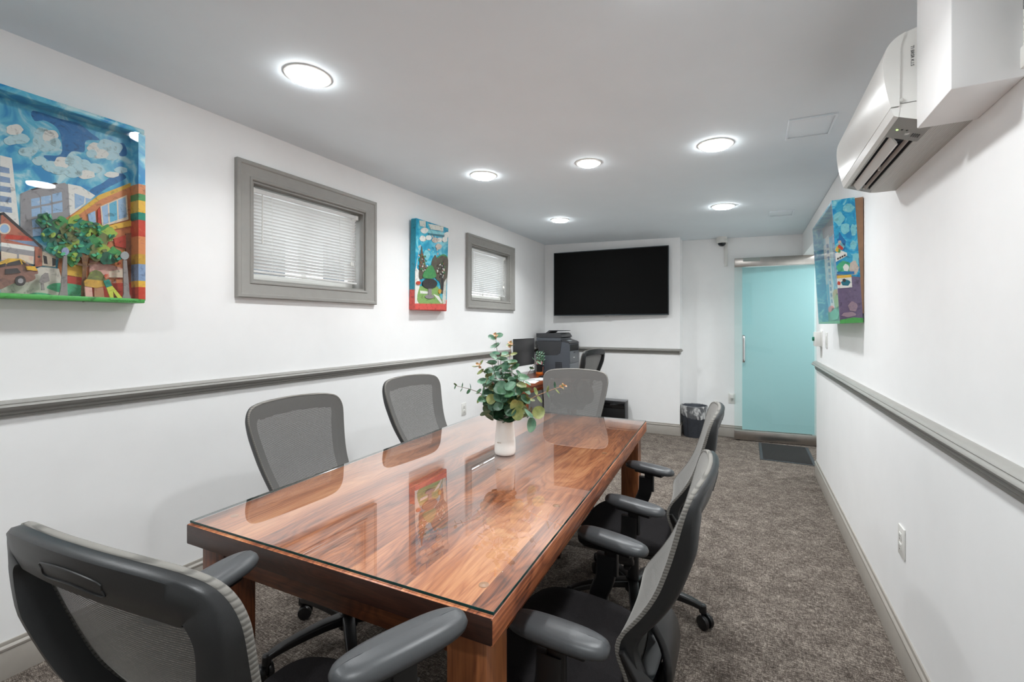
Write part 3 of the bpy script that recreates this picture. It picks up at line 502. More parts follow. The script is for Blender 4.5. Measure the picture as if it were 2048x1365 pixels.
ART2_FRONT = [
    ('white', [(3.025, 1.871), (3.062, 1.847), (3.068, 1.75), (3.062, 1.57), (3.014, 1.567), (3.009, 1.841), (3.052, 2.026), (3.078, 2.079), (3.041, 1.983)]),
    ('pale', [(3.046, 2.281), (3.133, 2.292), (3.133, 2.239), (3.057, 2.235)]),
    ('pale', [(3.167, 2.277), (3.391, 2.296), (3.391, 2.252), (3.201, 2.234)]),
    ('aqua', [(3.095, 2.225), (3.404, 2.239), (3.404, 2.219), (3.167, 2.194), (3.095, 2.194)]),
    ('deepteal', [(3.167, 2.194), (3.404, 2.219), (3.397, 2.198), (3.178, 2.183)]),
    ('white', [(3.17, 2.218), (3.159, 2.204), (3.143, 2.19), (3.117, 2.181), (3.091, 2.182), (3.074, 2.187), (3.066, 2.198), (3.073, 2.211), (3.092, 2.224), (3.117, 2.234), (3.141, 2.234), (3.162, 2.229)]),
    ('white', [(3.136, 2.141), (3.127, 2.127), (3.116, 2.114), (3.095, 2.109), (3.074, 2.109), (3.063, 2.115), (3.054, 2.127), (3.063, 2.14), (3.074, 2.153), (3.095, 2.159), (3.115, 2.158), (3.128, 2.152)]),
    ('white', [(3.219, 2.162), (3.213, 2.15), (3.199, 2.139), (3.178, 2.135), (3.157, 2.133), (3.144, 2.138), (3.136, 2.148), (3.145, 2.16), (3.156, 2.171), (3.178, 2.176), (3.2, 2.177), (3.211, 2.172)]),
    ('white', [(3.373, 2.169), (3.371, 2.157), (3.355, 2.148), (3.336, 2.143), (3.317, 2.14), (3.302, 2.146), (3.297, 2.156), (3.303, 2.167), (3.316, 2.177), (3.336, 2.182), (3.356, 2.184), (3.368, 2.179)]),
    ('white', [(3.454, 2.188), (3.453, 2.173), (3.435, 2.162), (3.416, 2.154), (3.397, 2.153), (3.38, 2.162), (3.378, 2.175), (3.38, 2.189), (3.397, 2.2), (3.416, 2.207), (3.436, 2.209), (3.452, 2.201)]),
    ('white', [(3.49, 2.236), (3.486, 2.221), (3.469, 2.209), (3.448, 2.199), (3.427, 2.201), (3.409, 2.208), (3.407, 2.221), (3.408, 2.235), (3.427, 2.246), (3.448, 2.256), (3.468, 2.256), (3.488, 2.248)]),
    ('beige', [(3.318, 2.157), (3.307, 2.144), (3.294, 2.132), (3.27, 2.125), (3.247, 2.127), (3.233, 2.131), (3.225, 2.142), (3.232, 2.154), (3.248, 2.165), (3.27, 2.174), (3.292, 2.172), (3.311, 2.167)]),
    ('beige', [(3.373, 2.107), (3.361, 2.092), (3.348, 2.079), (3.324, 2.073), (3.299, 2.074), (3.287, 2.08), (3.276, 2.092), (3.287, 2.106), (3.3, 2.119), (3.324, 2.127), (3.348, 2.124), (3.363, 2.119)]),
    ('aqua', [(3.204, 2.005), (3.192, 1.983), (3.179, 1.963), (3.155, 1.957), (3.132, 1.961), (3.12, 1.971), (3.108, 1.992), (3.119, 2.013), (3.132, 2.034), (3.155, 2.042), (3.179, 2.036), (3.193, 2.026)]),
    ('bark', [(3.052, 1.797), (3.068, 1.959), (3.084, 2.066), (3.1, 2.019), (3.133, 1.939), (3.144, 1.884), (3.106, 1.789)]),
    ('leaf', [(3.294, 1.989), (3.391, 2.039), (3.46, 2.026), (3.448, 1.994), (3.306, 1.961)]),
    ('bark', [(3.224, 1.922), (3.276, 2.015), (3.306, 1.99), (3.366, 2.021), (3.429, 2.022), (3.473, 1.997), (3.467, 1.822), (3.441, 1.722), (3.391, 1.673), (3.354, 1.775), (3.294, 1.806)]),
    ('dark', [(3.366, 1.939), (3.404, 1.988), (3.41, 1.704), (3.373, 1.717)]),
    ('pale', [(3.416, 1.78), (3.457, 1.829), (3.451, 1.583), (3.397, 1.58)]),
    ('grass', [(3.068, 1.709), (3.133, 1.721), (3.318, 1.735), (3.354, 1.656), (3.391, 1.614), (3.385, 1.578), (3.062, 1.572)]),
    ('white', [(3.073, 1.681), (3.178, 1.681), (3.189, 1.661), (3.078, 1.657)]),
    ('white', [(3.258, 1.665), (3.342, 1.648), (3.401, 1.592), (3.379, 1.582)]),
    ('shade', [(3.264, 1.64), (3.256, 1.63), (3.232, 1.622), (3.201, 1.618), (3.169, 1.619), (3.147, 1.624), (3.139, 1.633), (3.147, 1.642), (3.169, 1.651), (3.201, 1.655), (3.232, 1.654), (3.256, 1.649)]),
    ('stonegrey', [(3.178, 1.721), (3.224, 1.724), (3.231, 1.64), (3.184, 1.638)]),
    ('dark', [(3.306, 1.76), (3.291, 1.736), (3.253, 1.716), (3.201, 1.707), (3.15, 1.709), (3.113, 1.722), (3.1, 1.743), (3.113, 1.765), (3.15, 1.785), (3.201, 1.795), (3.253, 1.794), (3.291, 1.781)]),
    ('leaf', [(3.103, 1.801), (3.133, 1.862), (3.184, 1.903), (3.224, 1.915), (3.27, 1.869), (3.284, 1.818), (3.189, 1.795)]),
    ('red', [(3.076, 1.748), (3.072, 1.74), (3.061, 1.733), (3.046, 1.73), (3.031, 1.731), (3.021, 1.735), (3.017, 1.743), (3.021, 1.751), (3.031, 1.757), (3.046, 1.76), (3.061, 1.76), (3.072, 1.755)]),
    ('mustard', [(3.369, 1.694), (3.366, 1.682), (3.358, 1.673), (3.348, 1.669), (3.338, 1.672), (3.33, 1.68), (3.327, 1.691), (3.33, 1.703), (3.338, 1.713), (3.348, 1.716), (3.358, 1.714), (3.366, 1.706)]),
    ('redpaint', [(3.009, 1.567), (3.444, 1.582), (3.436, 1.525), (3.002, 1.516)]),
]
# ------------------------------------------------------------------ camera
cam = bpy.data.cameras.new('camera'); cam.sensor_width = 36.0; cam.lens = 36.0 * 900.0 / 2048.0
cam.shift_y = -31.5 / 2048.0; cam.clip_start = 0.02
co = bpy.data.objects.new('camera', cam); COL.objects.link(co)
co.location = (0, 0, 1.38); co.rotation_euler = (PI / 2, 0, math.radians(27.6)); SC.camera = co
SC.view_settings.view_transform = 'Standard'; SC.view_settings.look = 'None'
SC.view_settings.exposure = EXPOSURE; SC.view_settings.gamma = 1.0; SC.view_settings.use_curve_mapping = False

# ------------------------------------------------------------------ the room
XL, XR, YF, YB, YR = -2.573, 0.565, -1.70, 5.945, 6.19     # left, right, behind camera, TV chimney face, recess face
XC = -0.745                                                 # corner of the TV projection
def ceil_z(x): return 2.534 - 0.03 * (x + 2.573)
W1 = (1.630, 2.506, 1.640, 2.230); W2 = (3.990, 4.846, 1.660, 2.232)

mb = MB(); mb.box(-2.75, 2.05, YF - 0.12, 8.4, -0.06, 0.0, CARPET); struct('floor', mb)
mb = MB(); mb.prism([(XL - 0.1, ceil_z(XL - 0.1)), (2.0, ceil_z(2.0)), (2.0, ceil_z(2.0) + 0.1), (XL - 0.1, ceil_z(XL - 0.1) + 0.1)], 1, YF - 0.1, YR + 0.06, CEIL)
struct('ceiling', mb)
mb = MB()
x0, x1 = XL - 0.17, XL
ys = [YF - 0.12, W1[0], W1[1], W2[0], W2[1], YR + 0.12]
for k in range(5):
    if k in (1, 3):
        w = W1 if k == 1 else W2
        mb.box(x0, x1, ys[k], ys[k + 1], 0, w[2], WALL); mb.box(x0, x1, ys[k], ys[k + 1], w[3], 2.534, WALL)
    else: mb.box(x0, x1, ys[k], ys[k + 1], 0, 2.534, WALL)
struct('wall_left', mb)
mb = MB(); mb.box(XR, XR + 0.12, YF - 0.12, 4.968, 0, 2.436, WALL); mb.box(XR, XR + 0.12, 4.968, YR, 2.18, 2.436, WALL); struct('wall_right', mb)
mb = MB(); mb.box(XL, XR, YF - 0.12, YF, 0, 2.436, WALL); struct('wall_behind_camera', mb)
mb = MB(); mb.prism([(XL, 0), (XC, 0), (XC, ceil_z(XC) - 0.001), (XL, ceil_z(XL) - 0.001)], 1, YB, YR, WALL); struct('wall_projection', mb)
DX0, DX1, DZ = -0.028, 0.675, 2.13
mb = MB(); cz = lambda x: ceil_z(x) - 0.001
mb.prism([(XC, 0), (DX0, 0), (DX0, cz(DX0)), (XC, cz(XC))], 1, YR, YR + 0.12, WALL); mb.prism([(DX0, DZ), (DX1, DZ), (DX1, cz(DX1)), (DX0, cz(DX0))], 1, YR, YR + 0.12, WALL); mb.prism([(DX1, 0), (2.0, 0), (2.0, cz(2.0)), (DX1, cz(DX1))], 1, YR, YR + 0.12, WALL)
struct('wall_back', mb)
mb = MB(); mb.box(XR + 0.12, 2.0, 4.85, 4.968, 0, 2.36, WALL); mb.box(1.88, 2.0, 4.968, YR, 0, 2.36, WALL); struct('wall_side_passage', mb)
mb = MB(); mb.box(-0.55, -0.43, YR + 0.12, 8.4, 0, 2.5, WALL); mb.box(1.2, 1.32, YR + 0.12, 8.4, 0, 2.5, WALL); mb.box(-0.43, 1.2, 8.28, 8.4, 0, 2.5, WALL)
mb.box(-0.55, 1.32, YR + 0.12, 8.4, 2.5, 2.6, WALL); struct('wall_hallway', mb)

def moulding(name, prof, path_axis, plane, sgn, a0, a1, m):
    """prof: (out, z) profile, out = distance from the wall plane"""
    mb = MB()
    if path_axis == 1: mb.prism([(plane + sgn * o, z) for o, z in prof], 1, a0, a1, m)
    else: mb.prism([(plane + sgn * o, z) for o, z in prof], 0, a0, a1, m)
    return mb
BASE = [(0, 0), (0.014, 0), (0.014, 0.106), (0.012, 0.109), (0.016, 0.113), (0.017, 0.121), (0.013, 0.127), (0.008, 0.13), (0.0085, 0.136), (0.006, 0.143), (0, 0.143)]
def rail(z0, z1):
    h = z1 - z0
    P = [(0, 0), (0.010, 0), (0.012, 0.10), (0.007, 0.14), (0.013, 0.19), (0.016, 0.26), (0.011, 0.31), (0.013, 0.36), (0.022, 0.46), (0.036, 0.56), (0.040, 0.66), (0.036, 0.75), (0.030, 0.79), (0.032, 0.83), (0.026, 0.92), (0.012, 1.0), (0, 1.0)]
    return [(o, z0 + f * h) for o, f in P]
struct('baseboard_left', moulding('b', BASE, 1, XL, 1, YF, YB, TRIM))
struct('baseboard_right', moulding('b', BASE, 1, XR, -1, YF, 4.968, TRIM))
mbb = moulding('b', BASE, 0, YB, -1, XL, XC, TRIM)
struct('baseboard_back', mbb)
mbb = MB(); mbb.prism([(YR - o, z) for o, z in BASE], 0, XC, DX0, TRIM); struct('baseboard_recess', mbb)
mbb = MB(); mbb.prism([(XC + o, z) for o, z in BASE], 1, YB - 0.017, YR - 0.017, TRIM); struct('baseboard_side', mbb)
struct('trim_1', moulding('r', rail(1.016, 1.086), 1, XL, 1, YF, YB, CASING))
struct('trim_2', moulding('r', rail(0.974, 1.051), 1, XR, -1, YF, 4.975, CASING))
mbb = moulding('r', rail(1.016, 1.086), 0, YB, -1, XL + 0.04, XC + 0.012, CASING)
mbb.prism([(XC + o * 0.9, z) for o, z in rail(1.016, 1.086)], 1, YB - 0.036, YB + 0.03, CASING)
struct('trim_3', mbb)
# boxed-in pipe chase under the ceiling on the right wall
mb = MB(); mb.box(0.436, XR, 1.455, 1.703, 1.95, 2.45, WALL, bev=0.004); struct('wall_chase', mb)

# ------------------------------------------------------------------ windows with casing, sash, pane
def window(n, w):
    y0, y1, z0, z1 = w
    root = bpy.data.objects.new('window_%d' % n, None); COL.objects.link(root); root.location = (XL, (y0 + y1) / 2, z0); root['kind'] = 'structure'
    # mitred casing: profile (inset from opening edge outward, out of wall)
    prof = [(0.0, 0.0), (0.0, 0.012), (0.006, 0.016), (0.014, 0.016), (0.018, 0.011), (0.030, 0.013), (0.055, 0.020), (0.074, 0.025), (0.080, 0.030), (0.096, 0.032), (0.101, 0.028), (0.101, 0.0)]
    mb = MB(); rings = []
    for k, (sy, sz) in enumerate(((-1, -1), (1, -1), (1, 1), (-1, 1))):
        cy = y0 if sy < 0 else y1; cz = z0 if sz < 0 else z1
        rings.append([(XL + o, cy + sy * d, cz + sz * d) for d, o in prof])
    k = len(prof); vs = [p for r in rings for p in r]; fs = []
    for i in range(4):
        j = (i + 1) % 4
        for a in range(k): fs.append((i * k + a, i * k + (a + 1) % k, j * k + (a + 1) % k, j * k + a))
    mb.add(vs, fs, CASING); obj('window_frame', mb, root, world=True, sharp=25)
    # jamb lining
    mb = MB(); t = 0.012
    mb.box(XL - 0.168, XL, y0, y0 + t, z0, z1, CASING); mb.box(XL - 0.168, XL, y1 - t, y1, z0, z1, CASING)
    mb.box(XL - 0.168, XL, y0 + t, y1 - t, z1 - t, z1, CASING); mb.box(XL - 0.168, XL, y0 + t, y1 - t, z0, z0 + t, CASING)
    obj('jamb', mb, root, world=True)
    mb = MB(); s = 0.045; xa, xb = XL - 0.15, XL - 0.115; a0, a1, b0, b1 = y0 + t, y1 - t, z0 + t, z1 - t
    mb.box(xa, xb, a0, a0 + s, b0, b1, WHITEPL); mb.box(xa, xb, a1 - s, a1, b0, b1, WHITEPL)
    mb.box(xa, xb, a0 + s, a1 - s, b0, b0 + s, WHITEPL); mb.box(xa, xb, a0 + s, a1 - s, b1 - s, b1, WHITEPL)
    mb.box(xa, xb, (a0 + a1) / 2 - 0.02, (a0 + a1) / 2 + 0.02, b0 + s, b1 - s, WHITEPL)
    obj('sash', mb, root, world=True)
    mb = MB(); mb.box(XL - 0.136, XL - 0.130, a0 + s, a1 - s, b0 + s, b1 - s, GLASS_CLEAR); obj('pane', mb, root, world=True)
    return root
window(1, W1); window(2, W2)

SLAT = None
def slat_mat():
    m, nt, b = new_mat('blind_slat'); out = nt.nodes['Material Output']
    b.inputs['Base Color'].default_value = (0.80, 0.80, 0.785, 1); b.inputs['Roughness'].default_value = 0.4
    tl = nd(nt, 'ShaderNodeBsdfTranslucent'); tl.inputs['Color'].default_value = (0.85, 0.85, 0.83, 1)
    mx = nd(nt, 'ShaderNodeMixShader'); mx.inputs[0].default_value = 0.08
    nt.links.new(b.outputs[0], mx.inputs[1]); nt.links.new(tl.outputs[0], mx.inputs[2]); nt.links.new(mx.outputs[0], out.inputs['Surface']); return m
SLAT = slat_mat()
def blind(w, label, botz, tilt, skew, wandlen):
    y0, y1, z0, z1 = w; y0 += 0.016; y1 -= 0.03; zt = z1 - 0.028
    root = thing('venetian_blind', label, 'blind', (XL - 0.05, (y0 + y1) / 2, z0), 0, 'venetian blinds in the windows')
    mb = MB(); mb.box(XL - 0.072, XL - 0.034, y0, y1, zt - 0.026, zt, SLAT, bev=0.003); obj('headrail', mb, root, world=True)
    for ye in (y0 + 0.013, y1 - 0.013):
        mb = MB(); mb.box(XL - 0.074, XL - 0.031, ye - 0.013, ye + 0.013, zt - 0.031, zt + 0.001, WHITEPL, bev=0.002); obj('bracket', mb, root, world=True)
    n = int((zt - 0.04 - botz) / 0.0205); mb = MB(); ca, sa = math.cos(tilt), math.sin(tilt)
    for i in range(n):
        f = i / n; zc = zt - 0.042 - i * 0.0205
        dz0, dz1 = 0.0, -skew * f
        vs = []
        for yy, dz in ((y0 + 0.004, dz0), (y1 - 0.008, dz1)):
            for u in (-1, -0.5, 0, 0.5, 1):
                a = u * 0.0125; c = 0.0022 * (1 - u * u)
                vs.append((XL - 0.053 + a * ca - c * sa, yy, zc + dz + a * sa + c * ca))
        mb.add(vs, [(k, k + 1, k + 6, k + 5) for k in range(4)], SLAT)
    sl = obj('slats', mb, root, world=True, recalc=False)
    mb = MB(); zb = zt - 0.042 - n * 0.0205 - 0.004
    mb.box(-0.013, 0.013, -(y1 - y0) / 2 + 0.004, (y1 - y0) / 2 - 0.006, -0.007, 0.007, SLAT, bev=0.003)
    br = obj('bottom_rail', mb, root); br.location = (-0.003, 0, zb - z0 - skew / 2); br.rotation_euler = (-skew / (y1 - y0), 0, 0)
    for f in (0.17, 0.80):
        mb = MB(); yc = y0 + f * (y1 - y0)
        for dx in (-0.010, 0.010): mb.tube([(XL - 0.053 + dx, yc, zt - 0.02), (XL - 0.053 + dx, yc, zb - skew * f)], 0.0009, WHITEPL, 5, up=(1, 0, 0))
        obj('ladder_cord', mb, root, world=True)
    mb = MB(); yw = y0 + 0.07; mb.tube([(XL - 0.030, yw, zt - 0.03), (XL - 0.028, yw - 0.002, zt - 0.03 - wandlen)], 0.004, WHITEPL, 6, up=(1, 0, 0)); obj('tilt_wand', mb, root, world=True)
    mb = MB(); yq = y1 - 0.075
    mb.tube([(XL - 0.030, yq, zt - 0.025), (XL - 0.028, yq + 0.004, zt - 0.36)], 0.0011, WHITEPL, 5, up=(1, 0, 0)); mb.tube([(XL - 0.030, yq + 0.02, zt - 0.025), (XL - 0.028, yq + 0.012, zt - 0.36)], 0.0011, WHITEPL, 5, up=(1, 0, 0))
    pc = obj('pull_cord', mb, root, world=True)
    for dy in (0.0, 0.016):
        mb = MB(); mb.lathe([(0.002, 0.016), (0.007, 0.010), (0.009, -0.012), (0.004, -0.016)], WHITEPL, 10, Matrix.Translation(Vector((XL - 0.027, yq + dy, zt - 0.37)) - root.location)); obj('tassel', mb, pc)
    return root
blind(W1, 'wide white venetian blind in the window beside the large street painting', 1.70, math.radians(40), 0.012, 0.30)
blind(W2, 'white venetian blind in the window nearest the television corner', 1.715, math.radians(42), 0.0, 0.34)
# outdoors, seen through the slats: paved ground and a pale rendered house wall with a row of windows
mb = MB(); mb.box(-9.0, -2.75, -4.0, 10.0, 0.9, 1.0, flat('outside_paving', (0.45, 0.44, 0.42, 1), 0.9, vary=0.1)); struct('ground_outside', mb)
mb = MB(); mb.box(-7.2, -7.0, -4, 10, 1.0, 6.0, flat('outside_render', (0.75, 0.74, 0.72, 1), 0.9, vary=0.05))
for k in range(9): mb.box(-7.0, -6.97, -3.2 + k * 1.5, -2.5 + k * 1.5, 2.1, 3.4, flat('outside_window', (0.05, 0.055, 0.06, 1), 0.2))
struct('wall_outside', mb)

# ------------------------------------------------------------------ glass door
DA, DB = Vector((-0.137, 6.052, 0)), Vector((0.735, 6.150, 0)); DLEN = (DB - DA).length; DROT = math.atan2(DB.y - DA.y, DB.x - DA.x)
door = bpy.data.objects.new('door_1', None); COL.objects.link(door); door.location = DA; door.rotation_euler = (0, 0, DROT); door['kind'] = 'structure'
mb = MB(); mb.box(0, DLEN, -0.005, 0.005, 0.115, 2.085, DOORGLASS, bev=0.0008, seg=1)
g = obj('pane', mb, door)
g.data.materials.append(GLASS_CLEAR); g.data.materials.append(flat('aqua_glass_edge', rgb(110, 178, 178), 0.15))
for p in g.data.polygons:
    if p.normal.y > 0.9: p.material_index = 1
    elif abs(p.normal.x) > 0.9 or abs(p.normal.z) > 0.9: p.material_index = 2
mb = MB(); mb.box(0.085, DLEN - 0.055, 0.0056, 0.0062, 0.13, 2.075, FILM); obj('frosted_film', mb, door)
mb = MB(); mb.box(-0.002, DLEN, -0.022, 0.022, 0.012, 0.118, STEEL, bev=0.003); obj('bottom_rail', mb, door)
mb = MB(); mb.box(0, DLEN, -0.022, 0.022, 2.08, 2.184, STEEL, bev=0.003); tr = obj('top_rail', mb, door)
mb = MB(); mb.box(0.09, 0.27, -0.027, -0.021, 2.140, 2.182, flat('grey_lock_plate', rgb(150, 158, 152), 0.4), bev=0.002); obj('lock_plate', mb, tr)
mb = MB(); hp = [(0.095, -0.006, 1.252), (0.095, -0.045, 1.250), (0.095, -0.060, 1.232), (0.095, -0.060, 1.17), (0.095, -0.060, 1.02), (0.095, -0.060, 0.965), (0.095, -0.045, 0.947), (0.095, -0.006, 0.945)]
mb.tube(crom(hp, 5), 0.0150, CHROME, 12, up=(1, 0, 0)); obj('door_handle', mb, door)
mb = MB(); mb.box(0.02, 0.06, -0.012, 0.012, 0.0, 0.013, BLK); obj('floor_guide', mb, door)

# added lamp in the unseen hallway, makes the frosted door film glow
mb = MB(); mb.lathe([(0.10, 0.0), (0.10, -0.012), (0.08, -0.02), (0.0001, -0.022)], LENS, 28, Matrix.Translation((0.35, 6.95, 2.5)), close=False)
hl = obj('recessed_light', mb); la = bpy.data.lights.new('lamp_led', 'AREA'); la.shape = 'DISK'; la.size = 0.14; la.energy = 5.5; la.color = (0.955, 0.985, 1.0)
lo = bpy.data.objects.new('lamp_led', la); COL.objects.link(lo); lo.parent = hl; lo.location = (0.35, 6.95, 2.476)
tag(hl, 'unseen light added in the hallway to backlight the frosted glass door', 'ceiling light')
# ------------------------------------------------------------------ ceiling lamps
LAMP_S = 'lamps recessed in the ceiling'
def lamp(x, y, label, plain=False, power=1.0):
    z = ceil_z(x)
    root = thing('recessed_light', label, 'ceiling light', (x, y, z), 0, LAMP_S)
    root.rotation_euler = (0, math.atan(0.03), 0)
    R = 0.088 if plain else 0.100
    mb = MB()
    mb.lathe([(R - 0.020, 0.0), (R - 0.018, -0.005), (R - 0.010, -0.007), (R - 0.001, -0.004), (R, 0.0)], WHITEPL, 40, close=False); obj('trim_ring', mb, root)
    mb = MB(); r = R - 0.021
    if plain: prof = [(r, 0.0), (r, -0.008), (r * 0.9, -0.016), (r * 0.5, -0.019), (0.0001, -0.020)]
    else: prof = [(r, 0.0), (r, -0.014), (r * 0.96, -0.017), (r * 0.86, -0.018), (r * 0.82, -0.0168), (r * 0.80, -0.0185), (r * 0.60, -0.0195), (r * 0.58, -0.0188), (r * 0.55, -0.0205), (0.0001, -0.021)]
    mb.lathe(prof, LENS, 40, close=False); obj('lens', mb, root)
    la = bpy.data.lights.new('lamp_led', 'AREA'); la.shape = 'DISK'; la.size = 1.7 * r; la.energy = LAMP_W * power; la.spread = math.radians(136); la.color = (0.955, 0.985, 1.0)
    lo = bpy.data.objects.new('lamp_led', la); COL.objects.link(lo); lo.parent = root; lo.location = (0, 0, -0.0225)
    return root
lamp(-1.761, 1.376, 'round ceiling light with ringed lens, the nearest one above the meeting table', False, 0.8)
lamp(-1.760, 2.904, 'round ceiling light over the left wall side, between painting and second window')
lamp(-0.957, 2.954, 'plain bright ceiling light with a smooth lens in the middle of the ceiling', True, 1.25)
lamp(-0.168, 2.947, 'round ceiling light nearest the wall air conditioner')
lamp(-1.778, 4.510, 'round ceiling light in front of the television', False, 1.35)
lamp(-0.195, 4.508, 'round ceiling light nearest the glass door', False, 1.5)
lamp(-0.180, 1.376, 'round ceiling light above the near right chair, overhead beside the air conditioner')
lamp(-1.760, -0.160, 'unseen ceiling light added behind the photographer on the left wall side', False, 0.85)  # unseen row continuing the lamp grid, kept for the light it supplies
lamp(-0.180, -0.160, 'unseen ceiling light added behind the photographer on the right wall side')  # same unseen row, also there to light the room

lamp(1.250, 5.580, 'unseen ceiling light added in the side passage to brighten the glass door end', False, 1.3)  # added lamp out of view, lifts the darker far end and the door

# flush access hatches in the ceiling
def hatch(x0, x1, y0, y1, label):
    root = thing('access_hatch', label, 'ceiling hatch', ((x0 + x1) / 2, (y0 + y1) / 2, ceil_z((x0 + x1) / 2)), 0, 'painted ceiling hatches'); root.rotation_euler = (0, math.atan(0.03), 0)
    a, b = (x1 - x0) / 2, (y1 - y0) / 2
    mb = MB(); mb.box(-a, a, -b, b, -0.004, 0.0, CEIL, bev=0.0015); obj('panel', mb, root)
    mb = MB()
    for p, q, r, s in ((-a, a, -b, -b + 0.012), (-a, a, b - 0.012, b), (-a, -a + 0.012, -b + 0.012, b - 0.012), (a - 0.012, a, -b + 0.012, b - 0.012)): mb.box(p, q, r, s, -0.011, -0.004, CEIL, bev=0.002)
    obj('frame', mb, root)
    return root
hatch(0.192, 0.404, 2.742, 3.017, 'grey painted ceiling hatch beside the air conditioner')
hatch(0.186, 0.388, 4.868, 5.080, 'grey painted ceiling hatch farther back near the glass door')

# dome security camera and its cable cover
root = thing('security_camera', 'white dome security camera under the ceiling left of the glass door', 'security camera', (-0.277, 6.115, ceil_z(-0.277)))
mb = MB(); mb.lathe([(0.062, 0.0), (0.062, -0.028), (0.060, -0.030)], WHITEPL, 28); obj('mount', mb, root)
mb = MB(); mb.lathe([(0.060, -0.030), (0.062, -0.034), (0.061, -0.062), (0.052, -0.070), (0.046, -0.072)], WHITEPL, 28); hs = obj('housing', mb, root)
mb = MB(); mb.lathe([(0.046, -0.070), (0.045, -0.080), (0.038, -0.096), (0.024, -0.108), (0.0001, -0.113)], flat('smoked_dome', rgb(30, 36, 40), 0.05), 28); obj('dome', mb, root)
mb = MB(); mb.box(-0.252, -0.214, YR - 0.014, YR, 2.112, 2.435, WHITEPL, bev=0.003); tag(obj('cable_cover', mb), 'slim white cable cover running down the wall below the dome camera', 'cable cover')

# ------------------------------------------------------------------ television
tv = thing('television', 'large black flat television hung on the far wall', 'television', (-1.626, 5.857, 1.51), math.radians(3.1))
w, h = 0.757, 0.872
mb = MB(); mb.box(-w, w, -0.004, 0.030, 0, h, BLK, bev=0.004); obj('casing', mb, tv)
mb = MB(); bz = flat('tv_bezel', rgb(62, 70, 74), 0.3, 0.6)
mb.box(-w, w, -0.010, -0.003, 0, 0.013, bz, bev=0.002); mb.box(-w, w, -0.010, -0.003, h - 0.010, h, bz, bev=0.002); mb.box(-w, -w + 0.009, -0.010, -0.003, 0.013, h - 0.01, bz, bev=0.002); mb.box(w - 0.009, w, -0.010, -0.003, 0.013, h - 0.01, bz, bev=0.002)
bzo = obj('bezel', mb, tv)
mb = MB(); mb.box(-w + 0.008, w - 0.008, -0.0065, -0.004, 0.012, h - 0.009, flat('tv_screen', rgb(9, 9, 9), 0.55, spec=0.12)); obj('screen', mb, tv)
mb = MB(); mb.box(-0.045, 0.01, -0.012, -0.009, -0.010, 0.003, flat('tv_badge', rgb(120, 120, 120), 0.4), bev=0.001); obj('badge', mb, tv)
mb = MB(); mb.box(-0.25, 0.25, 0.03, 0.060, 0.25, 0.65, BLK); mb.box(-0.2, -0.16, 0.05, 0.082, 0.2, 0.7, BLK); mb.box(0.16, 0.2, 0.05, 0.074, 0.2, 0.7, BLK); obj('wall_bracket', mb, tv)

# ------------------------------------------------------------------ painted shadow boxes
PCOL = {'blue': (30, 112, 172), 'cloud': (178, 214, 222), 'white': (226, 226, 220), 'slate': (128, 152, 184), 'grey': (150, 148, 150), 'pane': (150, 182, 214), 'orange': (206, 132, 84), 'yellow': (222, 178, 66),
 'cream': (222, 206, 184), 'sky': (96, 176, 206), 'red': (190, 66, 48), 'brown': (140, 90, 66), 'pink': (214, 164, 152), 'stone': (206, 200, 188), 'lawn': (72, 172, 124), 'brick': (178, 110, 88), 'dark': (58, 54, 54),
 'trunk': (122, 88, 62), 'teal': (24, 130, 112), 'olive': (112, 118, 70), 'lime': (150, 176, 70), 'green': (62, 142, 78), 'dkgreen': (34, 92, 70), 'stonegrey': (138, 132, 130), 'globe': (140, 150, 186), 'globe2': (150, 154, 154),
 'carbody': (132, 96, 82), 'tan': (170, 122, 92), 'mustard': (192, 150, 62), 'limey': (190, 196, 70), 'skin': (190, 130, 100), 'pale': (206, 208, 198), 'aqua': (120, 196, 206), 'deepteal': (22, 110, 128), 'beige': (196, 182, 170),
 'bark': (92, 84, 74), 'leaf': (70, 140, 84), 'grass': (134, 170, 98), 'shade': (140, 132, 136), 'redpaint': (212, 84, 76), 'tealpaint': (22, 142, 166), 'purple': (112, 98, 128), 'lilac': (150, 128, 140), 'groundgreen': (78, 166, 82), 'skyblue': (44, 160, 200)}
PMIX = {'teal': 'green', 'olive': 'lime', 'lime': 'olive', 'green': 'lime', 'dkgreen': 'teal', 'orange': 'brick', 'red': 'orange', 'brick': 'brown', 'yellow': 'orange', 'brown': 'orange', 'pane': 'white', 'cloud': 'white', 'blue': 'slate', 'grey': 'stonegrey', 'stone': 'white', 'pink': 'cream', 'lawn': 'cloud', 'bark': 'leaf', 'mustard': 'yellow', 'carbody': 'pink', 'slate': 'pane', 'trunk': 'mustard', 'skyblue': 'aqua', 'aqua': 'white', 'purple': 'lilac', 'lilac': 'purple', 'redpaint': 'pink', 'white': 'pale', 'cream': 'pink', 'grass': 'leaf', 'leaf': 'grass', 'beige': 'pale'}
def paint(k):
    """brushed acrylic: the pigment broken by a second one, with brush relief"""
    name = 'paint_' + k
    if name in MATS: return MATS[name]
    m, nt, b = new_mat(name); b.inputs['Roughness'].default_value = 0.38
    n = nd(nt, 'ShaderNodeTexNoise', i_Scale=38.0, i_Detail=6.0, i_Roughness=0.65, i_Distortion=0.8); nt.links.new(coords(nt), n.inputs['Vector'])
    c = PCOL[k]; d = PCOL[PMIX.get(k, k)]; e = tuple(x * 0.68 for x in c); mixc = tuple(0.45 * p + 0.55 * q for p, q in zip(c, d))
    r = ramp(nt, [(0.30, rgb(*e)), (0.46, rgb(*c)), (0.56, rgb(*c)), (0.70, rgb(*mixc))])
    nt.links.new(n.outputs['Fac'], r.inputs['Fac']); nt.links.new(r.outputs['Color'], b.inputs['Base Color'])
    bump(nt, b, n.outputs['Fac'], 0.12, 0.001); MATS[name] = m; return m
